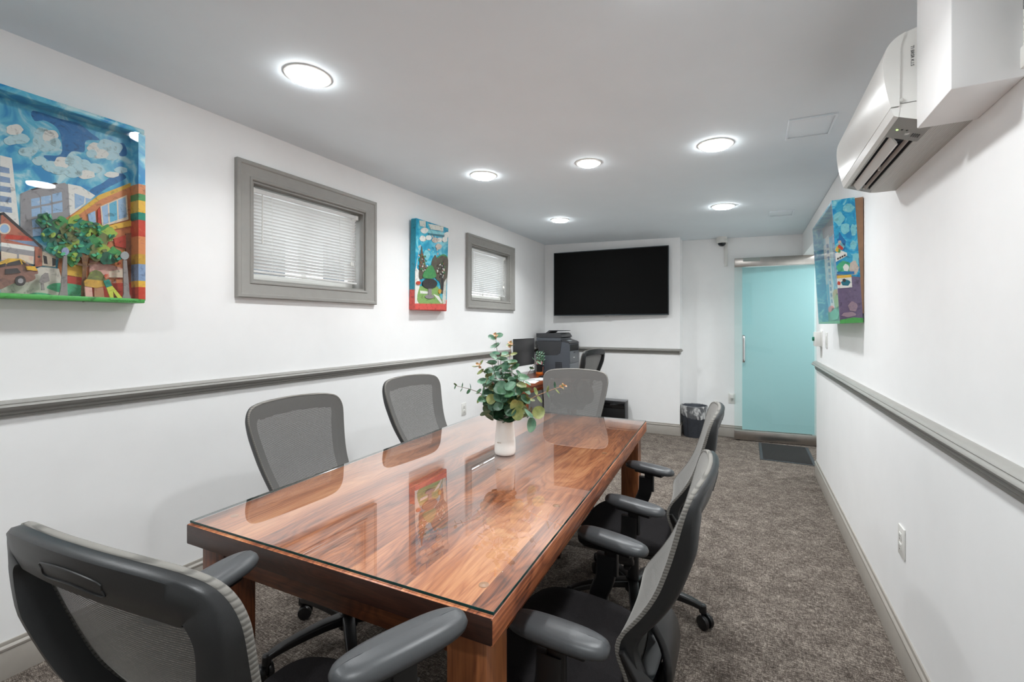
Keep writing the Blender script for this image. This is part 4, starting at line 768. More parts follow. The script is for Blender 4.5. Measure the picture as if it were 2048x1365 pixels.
def sky_paint(name, a, b, c, sc, lo=0.38, hi=0.62):
    m, nt, bb = new_mat(name); bb.inputs['Roughness'].default_value = 0.35
    n = nd(nt, 'ShaderNodeTexNoise', i_Scale=sc, i_Detail=5.0, i_Roughness=0.55, i_Distortion=1.2); nt.links.new(coords(nt), n.inputs['Vector'])
    r = ramp(nt, [(lo, a), ((lo + hi) / 2, b), (hi, c)]); nt.links.new(n.outputs['Fac'], r.inputs['Fac']); nt.links.new(r.outputs['Color'], bb.inputs['Base Color']); return m
SKY1 = sky_paint('paint_cloudy_sky', rgb(40, 140, 196), rgb(92, 184, 212), rgb(190, 222, 226), 9.0)
SKY2 = sky_paint('paint_teal_sky', rgb(20, 140, 176), rgb(40, 164, 194), rgb(120, 200, 212), 8.0)
SKY3 = sky_paint('paint_bright_sky', rgb(16, 130, 188), rgb(40, 166, 206), rgb(150, 214, 220), 16.0)
def relief(data, x, depth, step=0.0007):
    """painted cut-outs: solid chips of card, each a little prouder than the last, facing +x"""
    mb = MB()
    for i, (c, pts) in enumerate(data):
        if len(pts) > 10: pts = crom(pts, 3, closed=True)
        mb.prism(pts, 0, x - depth + i * step * 0.5, x + i * step, paint(c))
    return mb
def flatpaint(data, x, step=0.00012):
    mb = MB()
    for i, (c, pts) in enumerate(data):
        if c in ('blue', 'cloud', 'lawn', 'beige', 'bark', 'leaf', 'grass') or len(pts) > 11: pts = crom(pts, 4, closed=True)
        mb.prism(pts, 0, x - 0.0008, x + i * step, paint(c))
    return mb

def dabs(n, box, cols, r, seed, inside=None):
    """short brush dabs scattered over a painted area"""
    q = random.Random(seed); out = []
    while len(out) < n:
        y, z = q.uniform(box[0], box[1]), q.uniform(box[2], box[3])
        if inside and not inside(y, z): continue
        a = q.uniform(0, PI); rx, rz = r * q.uniform(0.6, 1.4), r * q.uniform(0.3, 0.7); pts = []
        for k in range(8):
            t = 2 * PI * k / 8; u, v = rx * math.cos(t), rz * math.sin(t); pts.append((y + u * math.cos(a) - v * math.sin(a), z + u * math.sin(a) + v * math.cos(a)))
        out.append((q.choice(cols), crom(pts, 2, closed=True)))
    return out
def near_blob(data, names, tol):
    cs = [(sum(p[0] for p in pts) / len(pts), sum(p[1] for p in pts) / len(pts)) for c, pts in data if c in names]
    return lambda y, z: any((y - a) ** 2 + (z - b) ** 2 < tol ** 2 for a, b in cs)

# large street scene by the left edge of the photo
AY0, AY1, AZ0, AZ1 = 0.235, 1.062, 1.482, 2.288
art = thing('shadow_box_painting', 'large boxed street painting with a cloudy blue sky, trees and lamp posts', 'artwork', (XL, (AY0 + AY1) / 2, AZ0), 0, 'painted shadow boxes on the walls')
t = 0.026; bands = [(1.482, 1.500, 'groundgreen'), (1.500, 1.556, 'red'), (1.556, 1.585, 'yellow'), (1.585, 1.662, 'slate'), (1.662, 1.708, 'mustard'), (1.708, 1.79, 'orange'), (1.79, 1.865, 'red'), (1.865, 1.90, 'teal'), (1.90, 1.955, 'yellow'), (1.955, 1.985, 'leaf'), (1.985, 2.03, 'orange')]
mb = MB()
mb.box(XL, -2.475, AY0, AY1, AZ0, AZ0 + 0.020, paint('groundgreen'), bev=0.005)
mb.box(XL, -2.475, AY0, AY1, AZ1 - t, AZ1, SKY1, bev=0.008)
for s, (ya, yb) in enumerate(((AY0, AY0 + t), (AY1 - t, AY1))):
    mb.box(XL, -2.4755, ya, yb, AZ0 + 0.020, AZ1 - t, SKY1, bev=0.0)
for za, zb, c in bands: mb.box(-2.58 + 0.008, -2.4745, AY1 - t - 0.0006, AY1 + 0.0006, max(za, AZ0 + 0.012), zb, paint(c), bev=0.0004, seg=1)
obj('box_frame', mb, art, world=True)
mb = MB(); mb.box(XL, -2.553, AY0 + t, AY1 - t, AZ0 + 0.02, AZ1 - t, SKY1); obj('sky_panel', mb, art, world=True)
def tri_orange(y, z): return y > 0.80 and z < 1.70 + (y - 0.76) * 0.85
ORD = dabs(90, (0.80, 1.03, 1.55, 1.98), ['yellow', 'red', 'orange', 'pink', 'brick', 'brown'], 0.007, 9, tri_orange)
GRD = dabs(26, (0.64, 0.80, 1.86, 2.0), ['grey', 'white', 'stonegrey'], 0.008, 12, lambda y, z: z < 1.93)
k1 = next(i for i, (c, p) in enumerate(ART1_BACK) if c == 'cream')
bk = obj('street_scene', flatpaint(ART1_BACK[:k1] + ORD + ART1_BACK[k1:], -2.5525, 0.00007), art, world=True)
text('WORCESTER FIRE DEPARTMENT', 0.0085, paint('dark'), axes((-2.5435, 0.648, 1.677), (0, 1, -0.09), (0, 0.09, 1)), 'sign_lettering', None)
sgn = bpy.data.objects['sign_lettering']; sgn.parent = bk; sgn.data.transform(Matrix.Translation(-Vector(art.location)))
tx = text('BRIDGE', 0.007, paint('red'), axes((-2.5435, 0.623, 1.655), (0, 1, -0.05), (0, 0, 1)), 'door_lettering', None); tx.parent = bk; tx.data.transform(Matrix.Translation(-Vector(art.location)))
tx = text('NO 1', 0.007, paint('dark'), axes((-2.5435, 0.669, 1.653), (0, 1, -0.05), (0, 0, 1)), 'door_lettering', None); tx.parent = bk; tx.data.transform(Matrix.Translation(-Vector(art.location)))
obj('tree_cutout', relief(ART1_TREE + dabs(95, (0.70, 0.99, 1.62, 1.86), ['teal', 'dkgreen', 'green', 'lime', 'olive', 'leaf', 'lawn'], 0.009, 17, near_blob(ART1_TREE, ('teal', 'olive', 'lime', 'green', 'dkgreen'), 0.021)), -2.522, 0.006, 0.0002), art, world=True)
obj('lamp_post_cutout', relief(ART1_POST, -2.505, 0.008), art, world=True)
obj('lamp_post_cutout', relief(ART1_POST2, -2.494, 0.008), art, world=True)
obj('car_cutout', relief(ART1_CAR, -2.506, 0.006), art, world=True)
obj('statue_cutout', relief(ART1_STATUE, -2.512, 0.006), art, world=True)
obj('turtle_statue_cutout', relief(ART1_SHELL, -2.498, 0.006), art, world=True)
obj('figure_cutout', relief(ART1_FIGURE, -2.489, 0.005), art, world=True)
mb = MB()
for k in range(3):
    mb.tube([(-2.4745, 0.93 + k * 0.035 + 0.003 * j, 1.490 + 0.0035 * math.sin(j * 1.9 + k)) for j in range(11)], 0.0006, paint('dark'), 4, up=(1, 0, 0))
obj('signature', mb, art, world=True)
mb = MB(); mb.box(-2.4785, -2.4765, AY0 + t - 0.004, AY1 - t + 0.004, AZ0 + 0.016, AZ1 - t + 0.004, PLEXI); pg = obj('acrylic_front', mb, art, world=True); pg.data.materials.append(GLASS_CLEAR)
for p in pg.data.polygons:
    if p.normal.x < 0.9: p.material_index = 1

# tall narrow park painting between the two windows
BY0, BY1, BZ0, BZ1 = 3.012, 3.478, 1.512, 2.296
art = thing('shadow_box_painting', 'narrow upright park painting with white clouds and red base between the two windows', 'artwork', (XL, (BY0 + BY1) / 2, BZ0), 0, 'painted shadow boxes on the walls')
mb = MB()
mb.box(XL, -2.512, BY0, BY1, BZ0 + 0.105, BZ1, SKY2, bev=0.008); mb.box(XL, -2.512, BY0, BY1, BZ0, BZ0 + 0.112, paint('redpaint'), bev=0.008)
mb.box(XL + 0.004, -2.516, BY0 - 0.0006, BY0 + 0.01, BZ0 + 0.17, BZ1 - 0.008, paint('tealpaint')); mb.box(XL + 0.004, -2.516, BY0 - 0.0008, BY0 + 0.01, BZ0 + 0.006, BZ0 + 0.175, paint('redpaint'))
bx = obj('box_frame', mb, art, world=True)
kb = next(i for i, (c, p) in enumerate(ART2_FRONT) if c == 'shade')
P2D = dabs(40, (3.05, 3.47, 1.85, 2.24), ['aqua', 'skyblue', 'tealpaint', 'beige'], 0.016, 6)
BKD = dabs(80, (3.05, 3.47, 1.60, 2.02), ['bark', 'dark', 'white', 'leaf', 'brown'], 0.010, 8, near_blob([d for d in ART2_FRONT if d[0] == 'bark'] , ('bark',), 0.075))
obj('park_scene', flatpaint(P2D + ART2_FRONT[:kb] + BKD + ART2_FRONT[kb:], -2.5117, 0.00008), art, world=True)
art.rotation_euler = (0, math.radians(1.6), 0)

# shadow box by the switch on the right wall, front under acrylic, leaning out at the top
CY0, CY1, CZ0, CZ1 = 3.06, 3.90, 1.395, 2.085
art = thing('shadow_box_painting', 'deep boxed city painting with purple lower side on the wall beside the glass door', 'artwork', (XR, CY0, CZ0), 0, 'painted shadow boxes on the walls')
art.rotation_euler = (0, math.radians(-3.2), 0)
D = 0.108; Wd = CY1 - CY0; Hh = CZ1 - CZ0                     # local: x 0 at the wall, -D at the front, y along the wall
mb = MB()
mb.box(-D, -0.004, 0, 0.012, 0, Hh, paint('purple'), bev=0.003); mb.box(-D, -0.004, Wd - 0.012, Wd, 0, Hh, SKY3, bev=0.003)
mb.box(-D, -0.004, 0.012, Wd - 0.012, 0, 0.014, paint('groundgreen'), bev=0.003); mb.box(-D, -0.004, 0.012, Wd - 0.012, Hh - 0.014, Hh, SKY3, bev=0.003)
mb.box(-0.016, -0.004, 0.012, Wd - 0.012, 0.014, Hh - 0.014, SKY3)
obj('box_frame', mb, art)
mb = MB(); mb.prism([(-0.004, 0.05), (-0.004, Hh - 0.004), (0.034, Hh - 0.004), (0.0015, 0.05)], 1, 0.006, Wd - 0.006, flat('raw_board', rgb(168, 132, 104), 0.8, vary=0.1)); obj('backing_board', mb, art)
def S(items, y0, step):
    """pictures on the near side: u 0 front..1 wall, v 0 bottom..1 top"""
    mb = MB()
    for i, (m, pts) in enumerate(items): mb.prism([(-D + u * (D - 0.004), v * Hh) for u, v in pts], 1, y0 - i * step, y0 + 0.001, m)
    return mb
def blob(cx, cy, rx, ry, n=11, ph=0): return [(min(1, max(0, cx + rx * (1 + 0.14 * math.sin(3 * i + ph)) * math.cos(2 * PI * i / n))), cy + ry * (1 + 0.12 * math.cos(2 * i + ph)) * math.sin(2 * PI * i / n)) for i in range(n)]
it = [(SKY3, [(0, .40), (1, .36), (1, 1), (0, 1)]), (paint('groundgreen'), [(0, 0), (1, 0), (1, .035), (.6, .045), (0, .03)]), (paint('blue'), [(.1, .78), (.35, .70), (.5, .66), (.4, .58), (.2, .6), (.12, .68)])]
for i, (x, y, a, b) in enumerate([(.35, .93, .25, .03), (.7, .92, .25, .035), (.25, .85, .25, .05), (.75, .82, .18, .04), (.5, .76, .2, .045), (.85, .74, .12, .05), (.12, .74, .12, .06), (.8, .62, .14, .035), (.2, .62, .2, .035), (.45, .52, .3, .05), (.85, .5, .13, .06)]):
    it.append((paint('aqua' if i % 3 else 'skyblue'), blob(x, y, a, b, 11, i)))
it += [(paint('lawn'), blob(.35, .45, .35, .05)), (paint('white'), blob(.42, .445, .13, .03)), (paint('beige'), blob(.75, .44, .2, .055, 11, 2)), (paint('white'), [(.0, .50), (.5, .54), (.5, .565), (.25, .585), (.0, .57)])]
for i, (x, y, c) in enumerate([(.12, .61, 'yellow'), (.2, .62, 'red'), (.28, .605, 'red'), (.16, .585, 'leaf'), (.08, .595, 'yellow'), (.22, .655, 'beige')]): it.append((paint(c), blob(x, y, .07, .016, 9, i)))
for k in range(4): it.append((paint('dark'), [(.06 + .1 * k, .515 + .007 * k), (.13 + .1 * k, .519 + .007 * k), (.13 + .1 * k, .533 + .007 * k), (.06 + .1 * k, .529 + .007 * k)]))
it += [(paint('blue'), [(.02, .40), (.75, .39), (.75, .41), (.02, .42)]), (paint('white'), [(.0, .285), (.62, .285), (.62, .385), (.0, .385)]), (paint('yellow'), [(.0, .365), (.62, .365), (.62, .387), (.0, .387)]), (paint('deepteal'), blob(.36, .325, .2, .026)), (paint('red'), blob(.06, .325, .08, .016)), (paint('dark'), blob(.30, .345, .08, .014)), (paint('lilac'), blob(.6, .13, .2, .04)), (paint('lilac'), blob(.4, .07, .3, .02, 11, 3))]
obj('side_picture', S(it, -0.0006, 0.00015), art)
def Fp(items, x0, step):
    mb = MB()
    for i, (m, pts) in enumerate(items): mb.prism([(u * Wd, v * Hh) for u, v in pts], 0, x0 - i * step, x0 + 0.001, m)
    return mb
it = [(SKY1, [(.01, .02), (.985, .02), (.985, .98), (.01, .98)]), (paint('grey'), [(.02, .85), (.6, .82), (.98, .88), (.98, .98), (.02, .98)]), (paint('leaf'), [(.02, .02), (.98, .02), (.98, .12), (.5, .16), (.02, .14)]),
      (paint('white'), [(.64, .12), (.82, .12), (.86, .86), (.70, .86)]), (paint('slate'), [(.10, .34), (.52, .34), (.52, .80), (.10, .80)]), (paint('white'), [(.88, .4), (.97, .4), (.97, .80), (.88, .80)])]
for k in range(6): it.append((paint('pane'), [(.12, .36 + .075 * k), (.50, .36 + .075 * k), (.50, .41 + .075 * k), (.12, .41 + .075 * k)]))
for k in range(10): it.append((paint('slate'), [(.71, .2 + .06 * k), (.74, .2 + .06 * k), (.745, .235 + .06 * k), (.715, .235 + .06 * k)]))
it += [(paint('pink'), blob(.25, .28, .14, .05)), (paint('mustard'), blob(.5, .26, .09, .05)), (paint('lime'), blob(.44, .2, .1, .06)), (paint('teal'), blob(.2, .14, .14, .05)), (paint('redpaint'), blob(.74, .14, .09, .03)), (paint('lawn'), blob(.55, .08, .2, .05))]
obj('city_scene', Fp(it, -0.05, 0.0006), art)
mb = MB(); mb.box(-D - 0.0015, -D, 0, Wd, 0, Hh, PLEXI); pg = obj('acrylic_front', mb, art); pg.data.materials.append(GLASS_CLEAR)
for p in pg.data.polygons:
    if p.normal.x > -0.9: p.material_index = 1

# ------------------------------------------------------------------ air conditioner
ACM = flat('ac_white_plastic', rgb(232, 231, 227), 0.28); ACG = flat('ac_grey_plastic', rgb(196, 195, 190), 0.4); DARKIN = flat('ac_dark_inside', rgb(26, 27, 34), 0.7)
AY0, AY1 = 1.70, 2.48
ac = thing('air_conditioner', 'white wall air conditioner with open louver above the boxed painting', 'air conditioner', (XR, (AY0 + AY1) / 2, 1.96))
prof = [(XR, 1.962), (XR, 2.250), (0.452, 2.250), (0.412, 2.240), (0.392, 2.222)]
mb = MB(); mb.prism([(XR, 1.985), (XR, 2.250), (0.450, 2.250), (0.410, 2.238), (0.395, 2.215), (0.395, 2.030), (0.478, 1.985)], 1, AY0, AY1, ACM); obj('body', mb, ac, world=True)
fp = crom([(0.410, 2.238), (0.385, 2.224), (0.366, 2.200), (0.358, 2.165), (0.359, 2.120), (0.366, 2.070), (0.376, 2.024)], 5)
mb = MB(); mb.prism(fp + [(0.396, 2.024), (0.398, 2.2)], 1, AY0 - 0.004, AY1 + 0.002, ACM); obj('front_panel', mb, ac, world=True)
mb = MB(); mb.prism([(0.376, 2.021), (0.383, 1.998), (0.394, 1.992), (0.397, 2.021)], 1, AY0 - 0.002, AY1 + 0.002, ACM); obj('lower_lip', mb, ac, world=True)
# underside frame around the outlet
def under(xa, za, xb, zb, y0, y1, m, th=0.008): return [(xa, za), (xb, zb), (xb, zb + th), (xa, za + th)], 1, y0, y1, m
ZA = lambda x: 1.994 - (x - 0.392) * 0.37
mb = MB()
mb.prism(*under(0.392, ZA(0.392), 0.478, ZA(0.478), AY0, 1.858, ACG)); mb.prism(*under(0.392, ZA(0.392), 0.478, ZA(0.478), 2.445, AY1, ACG))
mb.prism(*under(0.392, ZA(0.392), 0.400, ZA(0.400), 1.858, 2.445, ACG)); mb.prism(*under(0.468, ZA(0.468), 0.478, ZA(0.478), 1.858, 2.445, ACG))
for ya, yb in ((AY0, 1.858), (2.445, AY1)): mb.prism([(0.392, ZA(0.392)), (0.478, ZA(0.478)), (0.478, 2.06), (0.396, 2.06)], 1, ya - 0.0006, yb + 0.0006, ACM)
cp = obj('control_strip', mb, ac, world=True)
mb = MB(); mb.lathe([(0.0034, 0.0), (0.0024, -0.0015), (0.0001, -0.0022)], emit('green_led', (0.45, 1.0, 0.15, 1), 1.6), 10, Matrix.Translation(Vector((0.412, 1.79, ZA(0.412))) - ac.location), close=False); obj('power_light', mb, cp)
mb = MB()
for k in range(2): mb.box(0.420 + 0.012 * k, 0.425 + 0.012 * k, 1.782, 1.787, ZA(0.424 + .012 * k) - 0.0012, ZA(0.424 + .012 * k) + 0.004, flat('ink', rgb(60, 60, 60), 0.5))
for k in range(4): mb.box(0.452 + 0.005 * k, 0.4545 + 0.005 * k, 1.80, 1.825, ZA(0.455 + .005 * k) - 0.0012, ZA(0.455 + .005 * k) + 0.004, MATS['ink'])
mb.box(0.434, 0.448, 1.80, 1.815, ZA(0.441) - 0.0014, ZA(0.441) + 0.004, flat('sticker_grey', rgb(214, 213, 208), 0.5))
obj('printed_marks', mb, cp, world=True)
mb = MB(); mb.prism([(0.400, ZA(0.4) + 0.004), (0.404, 2.026), (0.462, 2.004), (0.468, ZA(0.468) + 0.004), (0.4675, ZA(0.468) + 0.006), (0.460, 1.999), (0.406, 2.020), (0.4015, ZA(0.4) + 0.005)], 1, 1.858, 2.445, DARKIN)
for k in range(24): mb.box(0.425, 0.463, 1.87 + 0.024 * k, 1.8725 + 0.024 * k, 1.985, 2.003, flat('ac_fin', rgb(64, 66, 74), 0.6))
obj('outlet_recess', mb, ac, world=True)
mb = MB(); mb.prism([(0.411, 1.994), (0.414, 1.996), (0.428, 1.975), (0.431, 1.9655), (0.427, 1.966)], 1, 1.866, 2.437, ACM); obj('louver', mb, ac, world=True)
mb = MB(); mb.prism([(0.452, 1.984), (0.454, 1.986), (0.459, 1.972), (0.457, 1.970)], 1, 1.862, 2.441, ACM)
lv = obj('louver', mb, ac, world=True)
for yy in (2.16, 2.42):
    mb = MB(); mb.box(0.440, 0.447, yy - 0.006, yy + 0.006, 1.968, 1.99, ACG, bev=0.002); obj('louver_pivot', mb, lv, world=True)
GR = ribbed_mat('ac_grille_ribs', rgb(206, 205, 200), 0, 0.0055, 0.45, 0.0015, 0.72)
mb = MB(); mb.prism([(0.478, ZA(0.478)), (0.500, 1.9600), (XR, 1.9600), (XR, 1.986), (0.478, 1.986)], 1, AY0, AY1, GR); obj('underside_grille', mb, ac, world=True)
tx = text('TI BRSR K.I.S', 0.011, MATS['ink'], axes((0.4255, AY0 - 0.0003, 2.165), (0.0, 0, -1), (1, 0, 0)), 'side_label', None); tx.parent = ac; tx.data.transform(Matrix.Translation(-Vector(ac.location)))
mb = MB(); mb.box(0.3965, 0.4345, AY0 - 0.0014, AY0 + 0.001, 2.030, 2.0318, flat('seam_shadow_gap', rgb(120, 119, 115), 0.6)); obj('seam', mb, ac, world=True)
mb = MB(); mb.lathe([(0.006, 0), (0.006, 0.004), (0.004, 0.005)], ACG, 12, Matrix.Translation(Vector((0.401, AY0, 2.04)) - ac.location) @ Matrix.Rotation(PI / 2, 4, 'X')); obj('clip', mb, ac)
# remote control in its wall holder, at the right edge of the photo
rc = thing('remote_control', 'white remote control standing in a white holder right of the pipe chase', 'remote control', (XR, 1.398, 1.955))
mb = MB(); mb.box(XR - 0.022, XR, 1.37, 1.428, 1.955, 2.005, WHITEPL, bev=0.004); obj('holder', mb, rc, world=True)
mb = MB(); mb.box(XR - 0.019, XR - 0.002, 1.373, 1.424, 1.990, 2.165, WHITEPL, bev=0.005); hb = obj('handset', mb, rc, world=True)
mb = MB(); mb.box(XR - 0.0205, XR - 0.018, 1.380, 1.417, 2.085, 2.150, flat('lcd', rgb(110, 112, 110), 0.2), bev=0.0008); obj('display', mb, hb, world=True)
mb = MB()
for k in range(3): mb.box(XR - 0.0205, XR - 0.018, 1.382, 1.415, 2.035 + 0.014 * k, 2.041 + 0.014 * k, ACG, bev=0.0008)
obj('buttons', mb, hb, world=True)

# ------------------------------------------------------------------ switches and outlets
sb = thing('door_release_box', 'white door release box with green button below the boxed painting', 'door button', (XR, 4.66, 1.2))
mb = MB(); mb.box(XR - 0.052, XR - 0.006, 4.60, 4.72, 1.20, 1.322, WHITEPL, bev=0.003); mb.box(XR - 0.006, XR, 4.585, 4.735, 1.19, 1.332, WHITEPL, bev=0.002); bo = obj('box', mb, sb, world=True)
mb = MB(); mb.lathe([(0.018, 0), (0.018, 0.012), (0.014, 0.015), (0.0001, 0.016)], flat('green_button', rgb(10, 110, 84), 0.3), 16, Matrix.Translation(Vector((XR - 0.052, 4.66, 1.262)) - sb.location) @ Matrix.Rotation(-PI / 2, 4, 'Y')); obj('push_button', mb, sb)
mb = MB(); mb.box(XR - 0.008, XR, 4.655, 4.665, 1.10, 1.19, WHITEPL, bev=0.002); obj('cable_cover', mb, sb, world=True)
sw = thing('light_switch', 'white light switch plate right of the door release box', 'light switch', (XR, 4.36, 1.2))
mb = MB(); mb.box(XR - 0.006, XR, 4.32, 4.40, 1.197, 1.322, WHITEPL, bev=0.002); obj('plate', mb, sw, world=True)
mb = MB(); mb.box(XR - 0.010, XR - 0.005, 4.343, 4.377, 1.226, 1.293, WHITEPL, bev=0.002); obj('rocker', mb, sw, world=True)
def outlet(name, label, P, rz):
    o = thing(name, label, 'wall outlet', P, rz, 'white wall outlets')
    mb = MB(); mb.box(-0.039, 0.039, -0.007, 0, -0.062, 0.062, WHITEPL, bev=0.003); obj('plate', mb, o)
    for s in (-1, 1):
        mb = MB(); mb.box(-0.017, 0.017, -0.0095, -0.006, s * 0.021 - 0.015, s * 0.021 + 0.015, WHITEPL, bev=0.002); r = obj('receptacle', mb, o)
        mb = MB()
        for dx, hh in ((-0.006, 0.005), (0.006, 0.004)): mb.box(dx - 0.001, dx + 0.001, -0.0100, -0.0093, s * 0.021 - hh + 0.003, s * 0.021 + hh + 0.003, BLK)
        mb.box(-0.002, 0.002, -0.0100, -0.0093, s * 0.021 - 0.011, s * 0.021 - 0.007, BLK); obj('slots', mb, r)
    return o
outlet('wall_outlet', 'white wall outlet low on the left wall beyond the upright painting', (XL, 3.852, 0.523), PI / 2)
outlet('wall_outlet', 'white wall outlet low on the right wall near the carpet aisle', (XR, 2.378, 0.492), -PI / 2)
o3 = outlet('wall_outlet', 'white wall outlet at the left edge of the glass door', (-0.168, YR, 0.475), 0)
mb = MB(); mb.box(-0.022, 0.018, -0.05, -0.008, 0.006, 0.056, WHITEPL, bev=0.004); tag(obj('plug_adapter', mb), 'white plug adapter in the outlet beside the glass door', 'plug'); ad = bpy.data.objects['plug_adapter']; ad.location = (-0.168, YR, 0.475)

# door mat
mb = MB(); matr = flat('mat_ribbed_black', rgb(33, 32, 31), 0.95, vary=0.5, vscale=160, bmp=0.6, bscale=260)
root = thing('door_mat', 'dark ribbed door mat on the carpet before the glass door', 'door mat', (0.362, 5.66, 0.0))
mb.box(-0.215, 0.213, -0.36, 0.34, 0.0, 0.009, matr, bev=0.003); obj('ribbed_field', mb, root)
mb = MB(); mr = flat('mat_rubber_edge', rgb(58, 63, 66), 0.7)
for p in ((-0.245, -0.215, -0.385, 0.36), (0.213, 0.243, -0.385, 0.36), (-0.215, 0.213, -0.385, -0.36), (-0.215, 0.213, 0.34, 0.36)): mb.box(*p, 0.0, 0.006, mr, bev=0.002)
obj('rubber_edge', mb, root)
# ------------------------------------------------------------------ meeting table and its glass
TR = math.radians(2.63)
tb = thing('meeting_table', 'long walnut meeting table with thick top and square legs', 'table', (-1.061, 1.868, 0), TR)
HX, HY = 0.537, 1.0725
mb = MB(); mb.box(-HX, HX, -HY, HY, 0.699, 0.760, WOOD_L, bev=0.004, seg=2); top = obj('tabletop', mb, tb)
top.data.materials.append(WOOD_END)
for p in top.data.polygons:
    if abs(p.normal.y) > 0.9: p.material_index = 1
L = 0.105; I = 0.03
for sx in (-1, 1):
    for sy in (-1, 1):
        cx, cy = sx * (HX - I - L / 2), sy * (HY - I - L / 2)
        mb = MB(); mb.box(cx - L / 2, cx + L / 2, cy - L / 2, cy + L / 2, 0, 0.699, WOOD_V, bev=0.004); obj('leg', mb, tb)
ax, ay = HX - I - L, HY - I - L
for sy in (-1, 1):
    yy = sy * (HY - I - 0.035); mb = MB(); mb.box(-ax, ax, yy - 0.012, yy + 0.012, 0.612, 0.699, WOOD_X, bev=0.002); obj('apron', mb, tb)
for sx in (-1, 1):
    xx = sx * (HX - I - 0.035); mb = MB(); mb.box(xx - 0.012, xx + 0.012, -ay, ay, 0.612, 0.699, WOOD_L, bev=0.002); obj('apron', mb, tb)
gs = thing('glass_sheet', 'clear glass sheet with green edge lying on the walnut tabletop', 'glass top', (-1.061, 1.868, 0.7612), TR)
mb = MB(); mb.box(-0.5345, 0.5345, -1.0635, 1.0635, 0, 0.0075, GLASS_TOP, bev=0.0008, seg=1); g = obj('pane', mb, gs)
g.data.materials.append(GLASS_CLEAR); g.data.materials.append(GLASS_EDGE)
for p in g.data.polygons:
    p.material_index = 0 if p.normal.z > 0.9 else (1 if p.normal.z < -0.9 else 2)
bm_ = flat('bumper_rubber', rgb(172, 124, 90), 0.3)
for x, y in [(0.46, -0.97), (0.46, -0.45), (0.46, 0.25), (0.46, 0.95), (-0.46, -0.97), (-0.46, 0.95), (-0.46, 0.0)]:
    mb = MB(); mb.lathe([(0.0125, -0.0011), (0.0125, -0.0004), (0.0115, -0.0001)], bm_, 20, Matrix.Translation((x, y, 0))); obj('bumper_pad', mb, gs)

# ------------------------------------------------------------------ task chairs
HALF = crom([(0.0, 0.470), (0.075, 0.472), (0.130, 0.482), (0.165, 0.512), (0.180, 0.565), (0.192, 0.640), (0.207, 0.730), (0.226, 0.820), (0.243, 0.900), (0.254, 0.955), (0.256, 0.985), (0.249, 1.012), (0.231, 1.031), (0.198, 1.042), (0.145, 1.049), (0.070, 1.053), (0.0, 1.0545)], 4)
HALF = [(u * (1.002 - 0.070 * min(1, (z - 0.470) / 0.58)), 0.470 + (z - 0.470) * 1.044) for u, z in HALF]
EDGE = [(z, -0.16 + (y + 0.16) * 1.179 + 0.052 * max(0, z - 0.8) ** 2) for z, y in [(0.40, -0.165), (0.47, -0.18), (0.527, -0.184), (0.58, -0.170), (0.613, -0.163), (0.645, -0.166), (0.676, -0.184), (0.72, -0.214), (0.79, -0.249), (0.875, -0.277), (0.932, -0.293), (0.97, -0.303), (1.02, -0.315), (1.08, -0.33), (1.13, -0.345)]]
def edge_y(z):
    for (a, ya), (b, yb) in zip(EDGE, EDGE[1:]):
        if z <= b: t = (z - a) / (b - a); t = min(max(t, 0), 1); return ya + (yb - ya) * t
    return EDGE[-1][1]
def edge_s(z): return (edge_y(z - 0.025) + edge_y(z) + edge_y(z + 0.025)) / 3
def surf(u, z, back=0.0):
    """backrest sheet: wraps forward at its sides; `back` moves away from the sitter"""
    return (u, edge_s(z) - (0.030 - 0.013 * max(0, 1 - abs(z - 0.63) / 0.2)) * (1 - min(1.0, (u / 0.25) ** 2)) - back, z)

